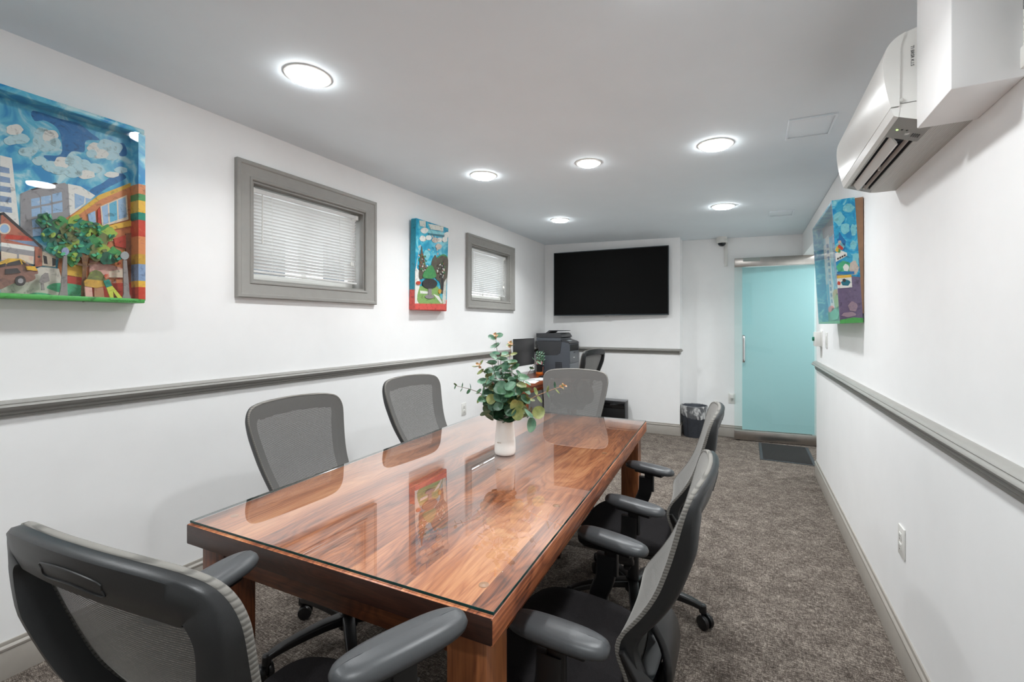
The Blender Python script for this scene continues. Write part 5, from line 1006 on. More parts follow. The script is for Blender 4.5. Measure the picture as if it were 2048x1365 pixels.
def make_chair(label, group, pad_dz=0.0, splay=(0, 0), base_rot=0.0, lift=0.0, pad_dy=-0.045, pad_dx=0.0):
    root = thing('office_chair', label, 'chair', (0, 0, 0), 0, group)
    UP = []                                                     # parts that ride on the gas lift
    # backrest frame: closed moulded ring
    loop = HALF[:-1] + [(-u, z) for u, z in reversed(HALF)][:-1]
    N = len(loop); inner = []
    for i in range(N):
        p0, p1 = Vector(loop[i - 1]), Vector(loop[(i + 1) % N]); t = (p1 - p0).normalized(); nrm = Vector((-t.y, t.x))
        z = loop[i][1]; f = max(0, min(1, (z - 0.98) / 0.08)); bw = 0.034 + 0.034 * f
        q = Vector(loop[i]) + nrm * bw; inner.append((q.x, q.y))
    for _ in range(9): inner = [tuple(0.25 * a + 0.5 * b + 0.25 * c for a, b, c in zip(inner[i - 1], inner[i], inner[(i + 1) % N])) for i in range(N)]
    vs = []
    for i in range(N):
        z = loop[i][1]; f = max(0, min(1, (z - 0.925) / 0.12)); dp = 0.046 - 0.020 * f
        o, n = loop[i], inner[i]
        mid = lambda t: (o[0] + (n[0] - o[0]) * t, o[1] + (n[1] - o[1]) * t)
        vs += [surf(*o, 0.002), surf(*mid(0.0), dp * 0.70), surf(*mid(0.08), dp * 0.95), surf(*mid(0.5), dp * 1.06), surf(*mid(0.94), dp * 1.02), surf(*n, dp * 0.85), surf(*n, 0.002)]
    k = 7; fs = [(i * k + a, i * k + (a + 1) % k, ((i + 1) % N) * k + (a + 1) % k, ((i + 1) % N) * k + a) for i in range(N) for a in range(k)]
    mb = MB(); mb.add(vs, fs, CHARCOAL); fr = obj('backrest_frame', mb, root, sharp=50); UP.append(fr)
    # recessed grip outlined on the back of the head band
    gp = crom([(-0.068, 1.038), (-0.064, 1.048), (0.0, 1.054), (0.064, 1.048), (0.068, 1.038), (0.064, 1.027), (0.0, 1.031), (-0.064, 1.027)], 3, closed=True)
    mb = MB(); mb.tube([surf(u, z, 0.0275) for u, z in gp], 0.0013, BLK, 6, up=(0, 1, 0), closed=True); obj('grip_outline', mb, fr)
    # stretched mesh
    zr = HALF; rows = len(zr); nu = 14; vs = []
    for u, z in zr:
        for a in range(nu + 1):
            f = -1 + 2 * a / nu; vs.append(surf(u * f * 0.998, z, -0.003))
    fs = [(j * (nu + 1) + i, j * (nu + 1) + i + 1, (j + 1) * (nu + 1) + i + 1, (j + 1) * (nu + 1) + i) for j in range(rows - 1) for i in range(nu)]
    mb = MB(); mb.add(vs, fs, MESH); ms = obj('backrest_mesh', mb, root, sharp=80, recalc=False); UP.append(ms)
    # ribbed edge where the mesh is pulled round the frame
    vs = []
    for i in range(N):
        o, n = loop[i], inner[i]
        inn = (o[0] + (n[0] - o[0]) * 0.05, o[1] + (n[1] - o[1]) * 0.05); ou = (o[0] - (n[0] - o[0]) * 0.03, o[1] - (n[1] - o[1]) * 0.03)
        vs += [surf(*inn, -0.0042), surf(*o, -0.0042), surf(*ou, -0.001), surf(*ou, 0.006), surf(*o, 0.0075)]
    k = 5; fs = [(i * k + a, i * k + a + 1, ((i + 1) % N) * k + a + 1, ((i + 1) % N) * k + a) for i in range(N) for a in range(k - 1)]
    mb = MB(); mb.add(vs, fs, MESHRIM); obj('edge_binding', mb, ms, sharp=80)
    # lumbar band
    mb = MB()
    path = [surf(u, 0.640, 0.026 + 0.014 * (1 - (u / 0.178) ** 2)) for u in [-0.182 + 0.026 * i for i in range(15)]]
    mb.sweep(path, lambda i, t: rrect(0.004, 0.030, 0.003, 2), GREYPL, up=(0, 0, 1)); UP.append(obj('lumbar_support', mb, root))
    # carrier: broad moulded spine behind the lower back, curving under the seat, with a strut to each side of the frame
    mb = MB()
    SP = crom([(surf(0, 0.69)[1] - 0.020, 0.690, 0.030), (surf(0, 0.65)[1] - 0.040, 0.650, 0.062), (-0.276, 0.590, 0.088), (-0.290, 0.530, 0.098), (-0.282, 0.465, 0.090), (-0.240, 0.415, 0.074), (-0.16, 0.396, 0.060), (-0.05, 0.390, 0.052)], 5)
    mb.sweep([(0, y, z) for y, z, w in SP], lambda i, t: rrect(SP[i][2], 0.011, 0.0105, 4), BLK, up=(0, 1, 0.001))
    for sg in (-1, 1):
        pth = crom([(sg * 0.186, edge_s(0.62) - 0.024, 0.625), (sg * 0.176, edge_s(0.56) - 0.046, 0.565), (sg * 0.145, -0.262, 0.505), (sg * 0.09, -0.272, 0.455), (sg * 0.05, -0.246, 0.425)], 5)
        mb.sweep(pth, lambda i, t: rrect(0.018 + 0.01 * t, 0.008, 0.006, 3), BLK, up=(0, 1, 0.2))
    UP.append(obj('back_carrier', mb, root))
    # seat
    def seat_pt(u, v, zz, grow):
        a = (u * 2 - 1); b = (v * 2 - 1)
        return a, b
    out = []; M_ = 48
    for k in range(M_):
        t = 2 * PI * k / M_; c, s_ = math.cos(t), math.sin(t); e = 0.52
        x = 0.248 * math.copysign(abs(c) ** e, c); y = 0.018 + 0.232 * math.copysign(abs(s_) ** e, s_)
        x *= 1 - 0.10 * max(0, -(y - 0.018) / 0.232)
        out.append((x, y))
    def ring(scale, z, droop=0.028):
        r = []
        for x, y in out:
            xx, yy = x * scale, 0.018 + (y - 0.018) * scale
            dz = -droop * max(0, (yy - 0.12) / 0.13) ** 2 + 0.010 * (abs(xx) / 0.24) ** 2 - 0.006
            r.append((xx, yy, z + dz))
        return r
    rings = [ring(0.90, 0.428), ring(0.985, 0.434), ring(1.0, 0.450), ring(0.985, 0.472), ring(0.93, 0.484), ring(0.75, 0.487), ring(0.5, 0.484), ring(0.2, 0.482), ring(0.02, 0.482)]
    vs = [p for r in rings for p in r]; fs = [(i * M_ + a, i * M_ + (a + 1) % M_, (i + 1) * M_ + (a + 1) % M_, (i + 1) * M_ + a) for i in range(len(rings) - 1) for a in range(M_)]
    fs.append(tuple((len(rings) - 1) * M_ + a for a in range(M_)))
    mb = MB(); mb.add(vs, fs, SEATFAB); UP.append(obj('seat_cushion', mb, root, sharp=60))
    rings = [ring(0.70, 0.405, 0.02), ring(0.93, 0.415), ring(0.95, 0.428)]
    vs = [p for r in rings for p in r]; fs = [(i * M_ + a, i * M_ + (a + 1) % M_, (i + 1) * M_ + (a + 1) % M_, (i + 1) * M_ + a) for i in range(len(rings) - 1) for a in range(M_)]
    fs.append(tuple(range(M_)))
    mb = MB(); mb.add(vs, fs, BLK); mb.box(-0.09, 0.09, -0.13, 0.12, 0.345, 0.405, BLK, bev=0.012); UP.append(obj('seat_pan', mb, root))
    # arms
    for s, sp in ((-1, splay[0]), (1, splay[1])):
        mb = MB()
        pth = crom([(s * 0.275 + pad_dx, pad_dy * 0.6, 0.590 + pad_dz * 0.55), (s * 0.276, pad_dy * 0.5, 0.54), (s * 0.278, 0.002, 0.47), (s * 0.268, -0.006, 0.425), (s * 0.235, -0.008, 0.395), (s * 0.16, -0.008, 0.388), (s * 0.09, -0.008, 0.388)], 5)
        mb.sweep(pth, lambda i, t: rrect(0.036 - 0.004 * t, 0.014, 0.008, 3), BLK, up=(s, 0, 0.15)); post = obj('armrest', mb, root); UP.append(post)
        mb = MB(); mb.sweep([(0, 0, -0.115), (0, 0, -0.02)], lambda i, t: rrect(0.026, 0.009, 0.005, 2), BLK, up=(1, 0, 0)); mb.box(-0.030, 0.030, -0.085, 0.075, -0.022, -0.006, BLK, bev=0.006)
        piv = obj('pad_carrier', mb, post); piv.location = (s * 0.275 + pad_dx, pad_dy, 0.612 + pad_dz); piv.rotation_euler = (0, 0, math.radians(sp))
        # soft pad: rounded plan, domed top
        P = []; K = 40
        for k in range(K):
            t = 2 * PI * k / K; c, s_ = math.cos(t), math.sin(t)
            P.append((0.047 * math.copysign(abs(c) ** 0.72, c), 0.138 * math.copysign(abs(s_) ** 0.62, s_)))
        def pr(sc, inset, z): return [((abs(x) - inset) * math.copysign(1, x) * sc if abs(x) > inset else 0, (abs(y) - inset) * math.copysign(1, y) if abs(y) > inset else 0, z) for x, y in P]
        rr = [pr(1, 0.010, -0.008), pr(1, 0.002, -0.004), pr(1, 0.0, 0.006), pr(1, 0.003, 0.016), pr(1, 0.010, 0.023), pr(1, 0.020, 0.027), pr(1, 0.034, 0.0285), pr(1, 0.046, 0.029)]
        vs = [p for r in rr for p in r]; fs = [(i * K + a, i * K + (a + 1) % K, (i + 1) * K + (a + 1) % K, (i + 1) * K + a) for i in range(len(rr) - 1) for a in range(K)]
        fs.append(tuple(range(K))); fs.append(tuple((len(rr) - 1) * K + a for a in range(K)))
        mb = MB(); mb.add(vs, fs, PAD); pd = obj('arm_pad', mb, post, sharp=60); pd.location = piv.location; pd.rotation_euler = piv.rotation_euler
    # gas column
    mb = MB(); mb.lathe([(0.040, 0.075), (0.040, 0.13), (0.027, 0.135), (0.027, 0.25), (0.018, 0.252), (0.018, 0.35), (0.034, 0.352), (0.034, 0.36)], BLK, 20); obj('gas_column', mb, root)
    # five-spoke base with casters
    br = base_rot
    for k in range(5):
        a = br + k * 2 * PI / 5; c, s_ = math.cos(a), math.sin(a)
        mb = MB(); pth = [(r * c, r * s_, z) for r, z in crom([(0.025, 0.112), (0.10, 0.116), (0.20, 0.110), (0.28, 0.099), (0.315, 0.088)], 3)]
        mb.sweep(pth, lambda i, t: rrect(0.027 - 0.012 * t, 0.019 - 0.007 * t, 0.007, 3), BLK); mb.lathe([(0.015, 0.064), (0.017, 0.070), (0.016, 0.098), (0.010, 0.102)], BLK, 14, Matrix.Translation((0.320 * c, 0.320 * s_, 0))); leg = obj('base_leg', mb, root)
        mb = MB(); q = a + 2.1 + 0.9 * k; T = Matrix.Translation((0.320 * c + 0.014 * math.cos(q), 0.320 * s_ + 0.014 * math.sin(q), 0.0305)) @ Matrix.Rotation(q, 4, 'Z') @ Matrix.Rotation(PI / 2, 4, 'X')
        for z0 in (-0.026, 0.006): mb.lathe([(0.020, z0), (0.028, z0 + 0.001), (0.0305, z0 + 0.005), (0.0305, z0 + 0.015), (0.028, z0 + 0.019), (0.020, z0 + 0.020)], BLK, 22, T)
        mb.lathe([(0.018, -0.008), (0.018, 0.008)], BLK, 14, T)
        mb.lathe([(0.008, 0.03), (0.008, 0.07)], BLK, 10, Matrix.Translation((0.320 * c, 0.320 * s_, 0))); obj('caster', mb, leg)
    for o in UP: o.location.z = lift
    return root
GRP = 'mesh chairs around the meeting table'
CH = [  # x, y, facing (deg, 0 = +y, counter-clockwise), label, pad lift, pad splay (left, right), base angle, seat lift, group
    (-0.820, 0.650, 6.0, 'mesh office chair seen from behind at the near end of the table', 0.140, (8, -28), 0.3, 0.013, GRP),
    (-1.540, 1.406, -92.9, 'mesh office chair on the wall side of the table, nearer of the two', 0.05, (0, 0), 2.2, -0.038, GRP),
    (-1.583, 2.266, -95.9, 'mesh office chair on the wall side of the table, farther one below the upright painting', 0.05, (0, 0), 0.9, -0.028, GRP),
    (-1.088, 2.787, 184.9, 'mesh office chair at the far end of the table, back towards the desk', 0.05, (0, 0), 0.5, -0.022, GRP),
    (-0.500, 2.250, 94.0, 'mesh office chair on the aisle side of the table, farther of the two', 0.049, (-19, -21), 0, -0.070, GRP),
    (-0.478, 1.340, 90.8, 'mesh office chair on the aisle side of the table, nearest the camera', 0.057, (-2, -14), 0.2, -0.078, GRP),
    (-1.950, 5.230, 76.2, 'black mesh desk chair beside the printer in the corner', 0.0, (0, 0), 0.1, 0.022, 'mesh chair at the corner desk')]
for i, (x, y, fdeg, lab, dz, spl, br, lift, grp) in enumerate(CH):
    rz = math.radians(fdeg)
    if i == 4: br = math.radians(68.5) - rz
    c = make_chair(lab, grp, dz, spl, br, lift, -0.012 if i == 0 else -0.045, -0.034 if i == 0 else 0.0); c.location = (x, y, 0); c.rotation_euler = (0, 0, rz)

# ------------------------------------------------------------------ vase with artificial eucalyptus
VX, VY, VZ = -1.020, 1.880, 0.7701
vs_ = thing('vase', 'tall white ceramic vase standing on the glass tabletop', 'vase', (VX, VY, VZ))
vp = crom([(0.001, 0.0), (0.040, 0.0), (0.048, 0.006), (0.0505, 0.020), (0.0495, 0.050), (0.0455, 0.100), (0.0410, 0.150), (0.0375, 0.190), (0.0370, 0.205), (0.0355, 0.209), (0.0325, 0.206), (0.0325, 0.190), (0.035, 0.14), (0.001, 0.13)], 4)
mb = MB(); mb.lathe([(max(0.0005, r), z) for r, z in vp], flat('vase_ceramic', rgb(246, 243, 237), 0.45, bmp=0.04, bscale=60), 40, close=False); obj('body', mb, vs_, sharp=60)
mb = MB()
for k in range(3): mb.box(-0.011 + 0.008 * k, -0.006 + 0.008 * k, -0.051, -0.0488, 0.060, 0.064, flat('embossed_mark', rgb(205, 196, 182), 0.5))
mk = obj('embossed_mark', mb, vs_); mk.rotation_euler = (0, 0, math.radians(-6))
bq = thing('eucalyptus_bouquet', 'bunch of green eucalyptus sprigs with round leaves in the white vase', 'plant', (VX, VY, VZ))
LG = [leaf_mat('euc_leaf_blue', rgb(66, 112, 88), rgb(120, 158, 130)), leaf_mat('euc_leaf_green', rgb(46, 94, 60), rgb(96, 140, 100)), leaf_mat('euc_leaf_dark', rgb(36, 74, 52), rgb(78, 116, 86)), leaf_mat('euc_leaf_olive', rgb(104, 118, 60), rgb(158, 164, 100))]
STEM = flat('euc_stem', rgb(112, 84, 62), 0.6); STEMP = flat('euc_stem_peach', rgb(206, 160, 120), 0.6); BUD = flat('euc_bud', rgb(226, 178, 140), 0.6)
RV = Vector((0.886, 0.463, 0)); FV = Vector((-0.463, 0.886, 0))
def leaf(mb, P, d, n, r, m, elong=1.0):
    """round cupped leaf from petiole point P in direction d, facing n"""
    d = d.normalized(); s = d.cross(n).normalized(); n = s.cross(d).normalized()
    K = 14; vs = [P + d * (r * elong * 0.95) + n * (-0.12 * r)]; 
    for rr, cup in ((0.55, -0.07), (1.0, 0.05)):
        for k in range(K):
            t = 2 * PI * k / K; a = math.cos(t); b = math.sin(t)
            vs.append(P + d * (r * elong * (1.0 + rr * a) * 0.97) + s * (r * rr * b * (1.0 - 0.12 * a)) + n * (r * (cup + 0.10 * rr * abs(b))))
    fs = [(0, 1 + k, 1 + (k + 1) % K) for k in range(K)] + [(1 + k, 1 + (k + 1) % K, 1 + K + (k + 1) % K, 1 + K + k) for k in range(K)]
    mb.add(vs, fs, m)
rnd = random.Random(21)
def sprig(tip, mid, nl, r0, r1, lm, stem=STEM, tipbud=False, start=0.30, elong=1.0, base=None, long_tip=False):
    """tip / mid: (right, toward-back, height above the tabletop)"""
    W = lambda p: RV * p[0] + FV * p[1] + Vector((0, 0, p[2]))
    b = base or (rnd.uniform(-0.012, 0.012), rnd.uniform(-0.012, 0.012), 0.17)
    pth = [Vector(q) for q in crom([tuple(W((b[0], b[1], 0.137))), tuple(W(b)), tuple(W(mid)), tuple(W(tip))], 10)]
    ms = MB(); ms.tube(pth, lambda t: 0.0023 - 0.0013 * t, stem, 6)
    so = obj('sprig', ms, bq); n = len(pth); ml = MB()
    for i in range(nl):
        f = start + (0.985 - start) * i / max(1, nl - 1); fi = f * (n - 1); j = min(int(fi), n - 2); p = pth[j].lerp(pth[j + 1], fi - j)
        t = (pth[j + 1] - pth[j]).normalized(); ang = i * 1.45 + rnd.uniform(-0.4, 0.4)
        e1 = t.cross(Vector((0.3, 0.1, 1))).normalized() if abs(t.z) < 0.95 else Vector((1, 0, 0)); e2 = t.cross(e1)
        for sgn in (0, PI):
            o = e1 * math.cos(ang + sgn) + e2 * math.sin(ang + sgn)
            d = (o + t * rnd.uniform(0.15, 0.6) + Vector((0, 0, rnd.uniform(-0.35, 0.15)))).normalized()
            nn = (t * rnd.uniform(0.5, 1.2) + Vector((rnd.uniform(-0.5, 0.7), -0.55, rnd.uniform(0.1, 0.8)))).normalized()
            r = (r0 + (r1 - r0) * f) * rnd.uniform(0.86, 1.18)
            leaf(ml, p + d * 0.003, d, nn, r, LG[lm if rnd.random() > 0.3 else rnd.choice((0, 1, 2, 3))], elong)
    obj('leaves', ml, so, sharp=80)
    if tipbud:
        mt = MB(); t = (pth[-1] - pth[-2]).normalized(); e1 = t.cross(Vector((0.2, 0.5, 1))).normalized(); e2 = t.cross(e1)
        for k in range(5):
            q = pth[-1] + t * (0.006 * k - 0.010) + (e1 * math.cos(k * 2.2) + e2 * math.sin(k * 2.2)) * 0.007
            leaf(mt, pth[-1] + t * (0.006 * k - 0.014), (e1 * math.cos(k * 2.2) + e2 * math.sin(k * 2.2) + t * 0.9), t + Vector((0.1, -0.5, 0.3)), 0.0065, BUD, 1.4)
        obj('bud', mt, so, sharp=80)
    return so
sprig((-0.045, 0.0, 0.555), (-0.025, 0.01, 0.36), 8, 0.027, 0.022, 0, STEM, True, 0.34)
sprig((0.025, 0.02, 0.515), (0.018, 0.02, 0.34), 7, 0.027, 0.018, 3, STEMP, True, 0.36)
sprig((-0.232, -0.02, 0.325), (-0.11, -0.02, 0.285), 8, 0.026, 0.011, 1, STEM, False, 0.30)
sprig((0.268, -0.03, 0.325), (0.12, -0.03, 0.265), 7, 0.016, 0.009, 3, STEMP, True, 0.48, 1.7)
sprig((0.150, 0.02, 0.440), (0.075, 0.0, 0.320), 6, 0.022, 0.010, 0, STEM, False, 0.34, 1.3)
sprig((-0.120, -0.03, 0.420), (-0.055, -0.02, 0.320), 7, 0.026, 0.020, 3, STEM, True, 0.34)
sprig((-0.06, -0.06, 0.430), (-0.03, -0.04, 0.32), 7, 0.027, 0.022, 0, STEM, False, 0.34)
sprig((0.060, -0.07, 0.370), (0.035, -0.05, 0.285), 6, 0.030, 0.024, 0, STEM, False, 0.34)
sprig((0.090, -0.05, 0.300), (0.05, -0.045, 0.262), 5, 0.030, 0.024, 1, STEM, False, 0.34)
sprig((-0.105, -0.05, 0.280), (-0.055, -0.045, 0.250), 6, 0.029, 0.024, 1, STEM, False, 0.34)
sprig((-0.04, -0.11, 0.265), (-0.02, -0.07, 0.250), 5, 0.031, 0.028, 2, STEM, False, 0.36)
sprig((0.045, -0.10, 0.235), (0.025, -0.065, 0.240), 5, 0.030, 0.026, 2, STEM, False, 0.40)
sprig((-0.075, -0.07, 0.205), (-0.04, -0.05, 0.232), 4, 0.028, 0.024, 2, STEM, False, 0.45)
sprig((0.130, -0.06, 0.185), (0.075, -0.05, 0.235), 4, 0.027, 0.028, 3, STEM, False, 0.5, 1.15)
sprig((0.0, 0.07, 0.430), (0.0, 0.04, 0.31), 7, 0.028, 0.02, 1, STEM, False, 0.34)
sprig((-0.08, 0.06, 0.36), (-0.04, 0.04, 0.29), 6, 0.028, 0.022, 1, STEM, False, 0.34)
sprig((0.08, 0.06, 0.36), (0.04, 0.04, 0.29), 6, 0.028, 0.022, 2, STEM, False, 0.34)

sprig((-0.02, -0.05, 0.480), (-0.015, -0.02, 0.33), 8, 0.027, 0.020, 0, STEM, False, 0.40)
sprig((0.035, -0.05, 0.430), (0.02, -0.03, 0.31), 7, 0.028, 0.022, 1, STEM, False, 0.38)
sprig((-0.085, -0.07, 0.350), (-0.045, -0.05, 0.285), 6, 0.029, 0.024, 0, STEM, False, 0.36)
sprig((0.0, -0.115, 0.320), (0.0, -0.07, 0.27), 6, 0.031, 0.027, 0, STEM, False, 0.40)

# ------------------------------------------------------------------ waste bin with liner
BX, BY = -0.585, 6.030
bn = thing('waste_bin', 'round black waste bin on the carpet in the wall recess', 'waste bin', (BX, BY, 0))
BINM = flat('bin_black_metal', rgb(70, 74, 82), 0.4, 0.3, vary=0.15, vscale=24)
mb = MB(); mb.lathe([(0.001, 0.006), (0.122, 0.004), (0.125, 0.0), (0.128, 0.006), (0.150, 0.372), (0.153, 0.378), (0.150, 0.382), (0.147, 0.376), (0.126, 0.015), (0.001, 0.012)], BINM, 44, close=False); obj('body', mb, bn, sharp=50)
mb = MB(); mb.tube([(-0.060, -0.1125, 0.01), (-0.0705, -0.1335, 0.372)], 0.002, BLK, 6, up=(1, 0, 0)); obj('seam', mb, bn)
def liner_mat():
    m, nt, b = new_mat('clear_bag_film'); out = nt.nodes['Material Output']
    b.inputs['Base Color'].default_value = (0.85, 0.85, 0.84, 1); b.inputs['Roughness'].default_value = 0.18
    tr = nd(nt, 'ShaderNodeBsdfTransparent'); mx = nd(nt, 'ShaderNodeMixShader')
    n = nd(nt, 'ShaderNodeTexNoise', i_Scale=14.0, i_Detail=3.0, i_Distortion=1.5); nt.links.new(coords(nt, (1, 1, 0.5)), n.inputs['Vector'])
    r = ramp(nt, [(0.42, (0.10, 0.10, 0.10, 1)), (0.62, (0.62, 0.62, 0.62, 1))]); nt.links.new(n.outputs['Fac'], r.inputs['Fac'])
    nt.links.new(r.outputs['Color'], mx.inputs[0]); nt.links.new(tr.outputs[0], mx.inputs[1]); nt.links.new(b.outputs[0], mx.inputs[2]); nt.links.new(mx.outputs[0], out.inputs['Surface']); return m
lr = random.Random(5); lm = liner_mat(); ph = [lr.uniform(-1, 1) for _ in range(48)]
def lin_pt(i, j):
    a = 2 * PI * i / 48; w_ = 0.003 * ph[i % 48]
    drop = 0.125 + 0.03 * math.sin(a * 1 + 2.4) + 0.008 * ph[(i * 7) % 48]
    P = [(0.139, 0.24), (0.1445, 0.33), (0.148, 0.386), (0.155, 0.388), (0.158, 0.372), (0.157 + w_, 0.386 - drop * 0.5), (0.158 + 1.6 * w_, 0.386 - drop * 0.9), (0.157 + w_, 0.386 - drop)]
    r, z = P[j]; return (r * math.cos(a), r * math.sin(a), z)
vs = [lin_pt(i, j) for j in range(8) for i in range(48)]; fs = [(j * 48 + i, j * 48 + (i + 1) % 48, (j + 1) * 48 + (i + 1) % 48, (j + 1) * 48 + i) for j in range(7) for i in range(48)]
mb = MB(); mb.add(vs, fs, lm); lo = obj('bin_liner', mb, None, sharp=70); lo.location = (BX, BY, 0); tag(lo, 'clear plastic bag folded over the rim of the black waste bin', 'bin liner')

# ------------------------------------------------------------------ corner desk and what stands on it
dk = thing('desk', 'dark cherry wood desk along the left wall under the printer', 'desk', (-2.31, 5.10, 0))
DX_0, DX_1, DY_0, DY_1 = -2.545, -2.065, 4.30, 5.92
mb = MB(); mb.box(DX_0, DX_1, DY_0, DY_1, 0.705, 0.740, DESKWOOD, bev=0.004); obj('desktop', mb, dk, world=True)
for x in (DX_0 + 0.04, DX_1 - 0.05):
    for y in (DY_0 + 0.045, DY_1 - 0.045): mb = MB(); mb.box(x - 0.03, x + 0.03, y - 0.03, y + 0.03, 0, 0.705, DESKWOOD, bev=0.003); obj('leg', mb, dk, world=True)
mb = MB(); mb.box(DX_0 + 0.07, DX_1 - 0.08, DY_0 + 0.03, DY_0 + 0.05, 0.60, 0.705, DESKWOOD, bev=0.002); obj('apron', mb, dk, world=True)
mb = MB(); mb.box(DX_1 - 0.045, DX_1 - 0.025, DY_0 + 0.08, DY_1 - 0.08, 0.64, 0.705, DESKWOOD, bev=0.002); obj('apron', mb, dk, world=True)
mb = MB(); mb.box(DX_0 + 0.07, DX_1 - 0.08, DY_0 + 0.06, DY_0 + 0.075, 0.05, 0.60, flat('grey_panel', rgb(120, 121, 124), 0.5), bev=0.002); obj('end_panel', mb, dk, world=True)

pc = thing('desktop_computer', 'slim desktop computer with black screen and pale chin on the corner desk', 'computer', (-2.300, 4.690, 0.740), math.radians(-2))
AL = flat('pale_aluminium', rgb(222, 222, 220), 0.3, 0.2)
# local: screen faces +x
mb = MB(); mb.box(-0.014, 0.006, -0.265, 0.265, 0.095, 0.490, AL, bev=0.004); shell_ = obj('housing', mb, pc)
mb = MB(); mb.box(0.006, 0.0085, -0.262, 0.262, 0.172, 0.487, flat('screen_black', rgb(38, 37, 38), 0.28, vary=0.3, vscale=4), bev=0.001); obj('screen', mb, pc)
mb = MB(); mb.box(0.006, 0.0085, -0.262, 0.262, 0.098, 0.170, flat('pale_chin', rgb(226, 226, 224), 0.3)); obj('chin', mb, pc)
mb = MB(); mb.sweep([(-0.07, 0, 0.006), (-0.075, 0, 0.05), (-0.04, 0, 0.18), (-0.016, 0, 0.26)], lambda i, t: rect(0.085, 0.005), AL, up=(1, 0, 0.1)); mb.box(-0.10, 0.10, -0.095, 0.095, 0, 0.007, AL, bev=0.002); obj('stand', mb, pc)
kb = thing('keyboard', 'black keyboard lying on the corner desk before the pen cup', 'keyboard', (-2.20, 5.18, 0.740), math.radians(90))
mb = MB(); mb.box(-0.16, 0.16, -0.06, 0.06, 0, 0.016, BLK, bev=0.004); obj('base', mb, kb)
mb = MB()
for i in range(12):
    for j in range(4): mb.box(-0.152 + i * 0.0255, -0.130 + i * 0.0255, -0.052 + j * 0.026, -0.030 + j * 0.026, 0.015, 0.020, CHARCOAL)
obj('keys', mb, kb)
for i, (x, y, r, lab) in enumerate([(-2.20, 4.62, 12, 'white sheet of paper on the corner desk nearest the meeting table'), (-2.17, 4.90, -20, 'white sheet of paper on the corner desk beneath the screen')]):
    p = thing('paper_sheet', lab, 'paper', (x, y, 0.740), math.radians(r), 'loose sheets on the corner desk')
    mb = MB(); mb.box(-0.105, 0.105, -0.145, 0.145, 0, 0.0015, flat('paper_white', rgb(235, 235, 235), 0.7)); obj('sheet', mb, p)
# pen cup on an orange base
cu = thing('pen_cup', 'black pen cup with an orange foot on the corner desk', 'pen cup', (-2.40, 5.36, 0.740))
mb = MB(); mb.lathe([(0.001, 0.03), (0.036, 0.03), (0.037, 0.03), (0.041, 0.130), (0.038, 0.130), (0.034, 0.035), (0.001, 0.034)], BLK, 24, close=False); obj('body', mb, cu)
mb = MB(); mb.lathe([(0.040, 0.0), (0.047, 0.006), (0.047, 0.014), (0.043, 0.017), (0.047, 0.021), (0.047, 0.029), (0.040, 0.033)], flat('orange_plastic', rgb(226, 120, 44), 0.35), 24); obj('foot', mb, cu)
pn = [(214, 120, 140), (230, 226, 222), (206, 96, 90), (228, 200, 206), (150, 90, 80)]
for i, c in enumerate(pn):
    a = i * 1.3; p0 = Vector((-2.40 + 0.018 * math.cos(a), 5.36 + 0.018 * math.sin(a), 0.778)); p1 = Vector((-2.40 + 0.040 * math.cos(a), 5.36 + 0.040 * math.sin(a), 0.905 + 0.008 * (i % 3)))
    lab = ['pink pen', 'white pen', 'red pen', 'pale pink pen', 'brown pencil'][i] + ' standing in the black pen cup'
    o = thing('pen' if i < 4 else 'pencil', lab, 'pen', p0, 0, 'pens in the cup'); d = p1 - p0
    mb = MB(); mb.tube([(0, 0, 0), tuple(d * 0.8)], 0.0042, flat('pen_%d' % i, rgb(*c), 0.4), 8, up=(1, 0, 0)); obj('barrel', mb, o)
    mb = MB(); mb.tube([tuple(d * 0.8), tuple(d)], lambda t: 0.0046, flat('pen_cap_%d' % i, rgb(min(255, c[0] + 18), c[1], c[2]), 0.4), 8, up=(1, 0, 0)); obj('cap', mb, o)
# small potted plant behind the cup
pl = thing('potted_plant', 'small pale green potted plant between screen and printer', 'plant', (-2.420, 5.435, 0.740))
mb = MB(); mb.lathe([(0.001, 0.0), (0.036, 0.0), (0.048, 0.085), (0.049, 0.095), (0.044, 0.095), (0.042, 0.08), (0.001, 0.078)], flat('pot_brown', rgb(120, 84, 74), 0.6), 24, close=False); obj('pot', mb, pl)
SUC = leaf_mat('small_plant_leaf', rgb(120, 172, 140), rgb(182, 216, 190)); rp = random.Random(3)
for k in range(11):
    a = rp.uniform(0, 2 * PI); R = rp.uniform(0.01, 0.055); hh = rp.uniform(0.16, 0.31); tip = Vector((R * math.cos(a), R * math.sin(a), hh)); bs = Vector((0.012 * math.cos(a), 0.012 * math.sin(a), 0.075))
    pts = [bs, bs.lerp(tip, 0.4) + Vector((0, 0, 0.02)), tip]; ms = MB(); ms.tube(pts, 0.0018, STEM, 5); st = obj('stem', ms, pl); ml = MB()
    for j in range(11):
        f = 0.35 + 0.65 * j / 10; p = bs.lerp(tip, f); q = j * 2.4; d = Vector((math.cos(q), math.sin(q), 0.35)); leaf(ml, p, d, Vector((0, -0.5, 1)), 0.0110, SUC, 1.4)
    obj('leaves', ml, st, sharp=80)
